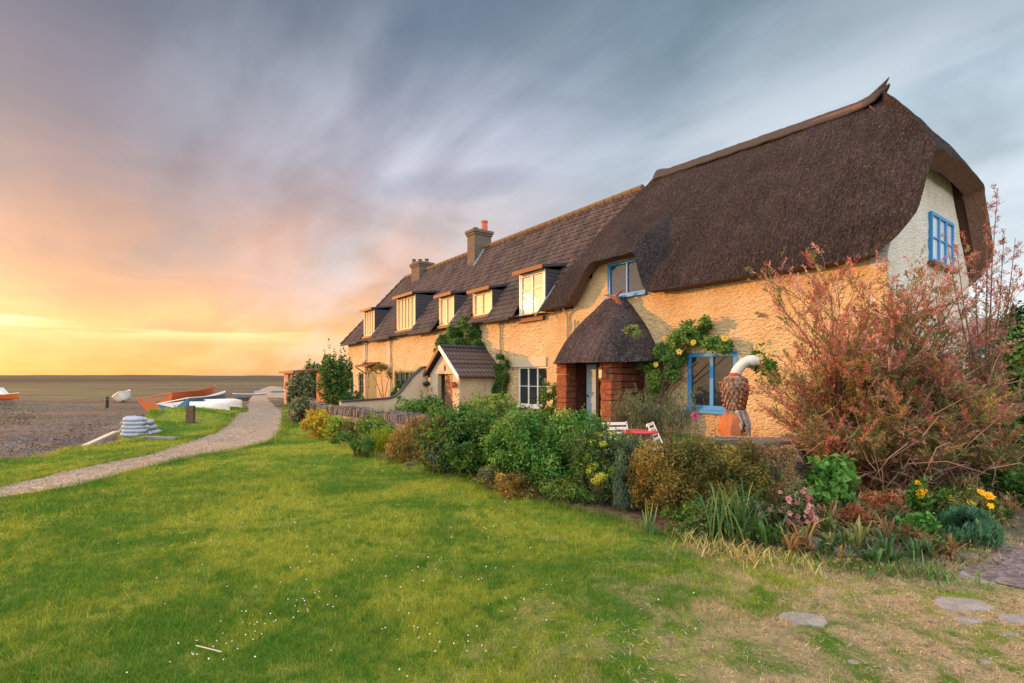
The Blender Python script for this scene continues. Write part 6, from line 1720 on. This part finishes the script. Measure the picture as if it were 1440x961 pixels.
# longer grass on the edges of path, bed and bank
def fringe(polys, dens, h, wd, spread):
    Vs, Cs = [], []
    for poly in polys:
        for a, b in zip(poly[:-1], poly[1:]):
            a, b = np.array(a), np.array(b); L = np.linalg.norm(b - a); y = (a[1] + b[1]) / 2
            if y < 1.5 or y > 45: continue
            m = int(L * dens / max(1, y / 6)); 
            if m < 1: continue
            f = rng.random((m, 1)); g = a + (b - a) * f + rng.normal(scale=spread, size=(m, 2)); s = max(1, y / 7)
            th = rng.uniform(0, 2 * np.pi, m); hh = h * rng.uniform(.4, 1.3, m) * min(s, 2.0) ** .5; ln = rng.normal(scale=.5, size=(m, 2)) * hh[:, None]; ww = wd * s
            z = lawn_z(g[:, 0], g[:, 1]); bx_, by_ = np.cos(th) * ww / 2, np.sin(th) * ww / 2
            Vs.append(np.stack([np.stack([g[:, 0] - bx_, g[:, 1] - by_, z], 1), np.stack([g[:, 0] + bx_, g[:, 1] + by_, z], 1), np.stack([g[:, 0] + ln[:, 0], g[:, 1] + ln[:, 1], z + hh], 1)], 1).reshape(-1, 3))
            Cs.append(rng.uniform(.7, 1.5, (m, 1)) * np.ones((m, 3)))
    return np_mesh('edge_grass', np.concatenate(Vs), 3, M_blade, np.concatenate(Cs))
bed_edge = [tuple(p) for p in BED_NP[:int(len(BED_NP) * .45)] if p[1] < 20]
o = fringe([gp(PATH_BOT), gp(PATH_TOP), bed_edge, lawn_left], 620, .075, .006, .07); tag(o, 'longer grass along the edges of lawn, path and bed', 'grass', kind='stuff')
# daisies and clover
cents = [(360, 880), (380, 862), (340, 900), (295, 912), (450, 865), (590, 800), (690, 830), (560, 895), (640, 895), (750, 845), (480, 780), (660, 735), (480, 662), (515, 668), (700, 760), (250, 760), (540, 720)]
pts = []
for (px, py) in cents:
    c = G(px, py); m = 10
    pts += [(c.x + rng.normal(scale=.045 * c.y), c.y + rng.normal(scale=.07 * c.y)) for _ in range(m)]
for _ in range(120):
    y = rng.uniform(2.6, 13); pts.append((rng.uniform(-1, .55) * y, y))
g = np.array(pts); ok = inside(g, lawn_np) & ~inside(g, PATH_NP) & ~inside(g, BED_NP) & (g[:, 1] > 2.2); g = g[ok]; n = len(g)
P = np.stack([g[:, 0], g[:, 1], np.full(n, .030)], 1); c = pick([(.55, .56, .46), (.80, .80, .74)], n)
sz = .0045 + .0009 * g[:, 1]
V = leaves(P, rng.normal(scale=.25, size=(n, 3)) + [0, -.3, 1], sz * 1.6, sz * 1.4, c, fold=.05)
o = np_mesh('daisies', V, 4, M_petal, c); tag(o, 'tiny white daisies and clover heads scattered over the lawn', 'daisies', kind='stuff')
# pebbles on the shingle and the path edge, straw litter on the worn ground
def pebbles(name, g, z, smin, smax, m, label, cat):
    n = len(g); base = np.array([(1, 0, 0), (0, 1, 0), (-1, 0, 0), (0, -1, 0), (0, 0, .7)], float); V = []; 
    s = rng.uniform(smin, smax, n); th = rng.uniform(0, 6.28, n); asp = rng.uniform(.6, 1, n)
    cs, sn = np.cos(th), np.sin(th); F5 = []
    for b in base:
        x = b[0] * s; y = b[1] * s * asp; F5.append(np.stack([g[:, 0] + x * cs - y * sn, g[:, 1] + x * sn + y * cs, z + b[2] * s], 1))
    tri = [(0, 1, 4), (1, 2, 4), (2, 3, 4), (3, 0, 4)]
    V = np.stack([np.stack([F5[i] for i in t_], 1) for t_ in tri], 1).reshape(-1, 3)
    o = np_mesh(name, V, 3, m); return tag(o, label, cat, kind='stuff')
M_peb = mat('pebble', lambda t, b: (t.put(b.inputs['Base Color'], t.mix(t.new('ShaderNodeNewGeometry').outputs['Random Per Island'], (.15, .11, .085, 1), (.42, .31, .24, 1))), b.inputs['Roughness'].__setattr__('default_value', .85)))
M_bpeb = mat('beach_pebble', lambda t, b: (t.put(b.inputs['Base Color'], t.mix(t.new('ShaderNodeNewGeometry').outputs['Random Per Island'], (.03, .025, .025, 1), (.20, .16, .145, 1))), b.inputs['Roughness'].__setattr__('default_value', .85)))
g = scatter_area([(-14, 9.0), (-9, 12.5), (-14, 22), (-40, 60), (-75, 60), (-30, 16)], 60000); g = g[rng.random(len(g)) < np.clip(18 / g[:, 1], .05, 1) ** 1.5]; z = -.42 + .14 * (fbm(g[:, 0] * .16, g[:, 1] * .30, seed=5) - .5)
pebbles('shingle', g, z, .018, .065, M_bpeb, 'grey stones strewn over the beach', 'shingle')
g = PATH_NP; g2 = scatter_area([tuple(p) for p in PATH_NP], 26000); g2 = g2[g2[:, 1] < 26]; pebbles('path_stones', g2, lawn_z(g2[:, 0], g2[:, 1]) + .012, .012, .034, M_peb, 'loose gravel lying on the path', 'gravel')
g = np.stack([rng.uniform(-.2, 4.2, 14000), rng.uniform(2.4, 4.8, 14000)], 1); dr = dryness(g[:, 0], g[:, 1]); g = g[(rng.random(len(g)) < dr) & ~inside(g, BED_NP)]; n = len(g)
P = np.stack([g[:, 0], g[:, 1], np.full(n, .006)], 1); N = rng.normal(scale=.35, size=(n, 3)) + [0, 0, 1]; c = pick([(.32, .23, .13), (.52, .41, .26), (.22, .15, .10)], n)
o = np_mesh('straw_litter', leaves(P, N, rng.uniform(.02, .05, n), .004, c, fold=.12), 4, M_leaf, c); tag(o, 'dry straw and dead grass on the worn corner of the lawn', 'straw', kind='stuff')
st_ = plank('fallen_stick', tuple(G(276, 908, .02)), tuple(G(312, 917, .02)), .008, .006, 'thin pale stick lying on the lawn at the lower left', M_paletim)
st_['category'] = 'stick'; del st_['group']
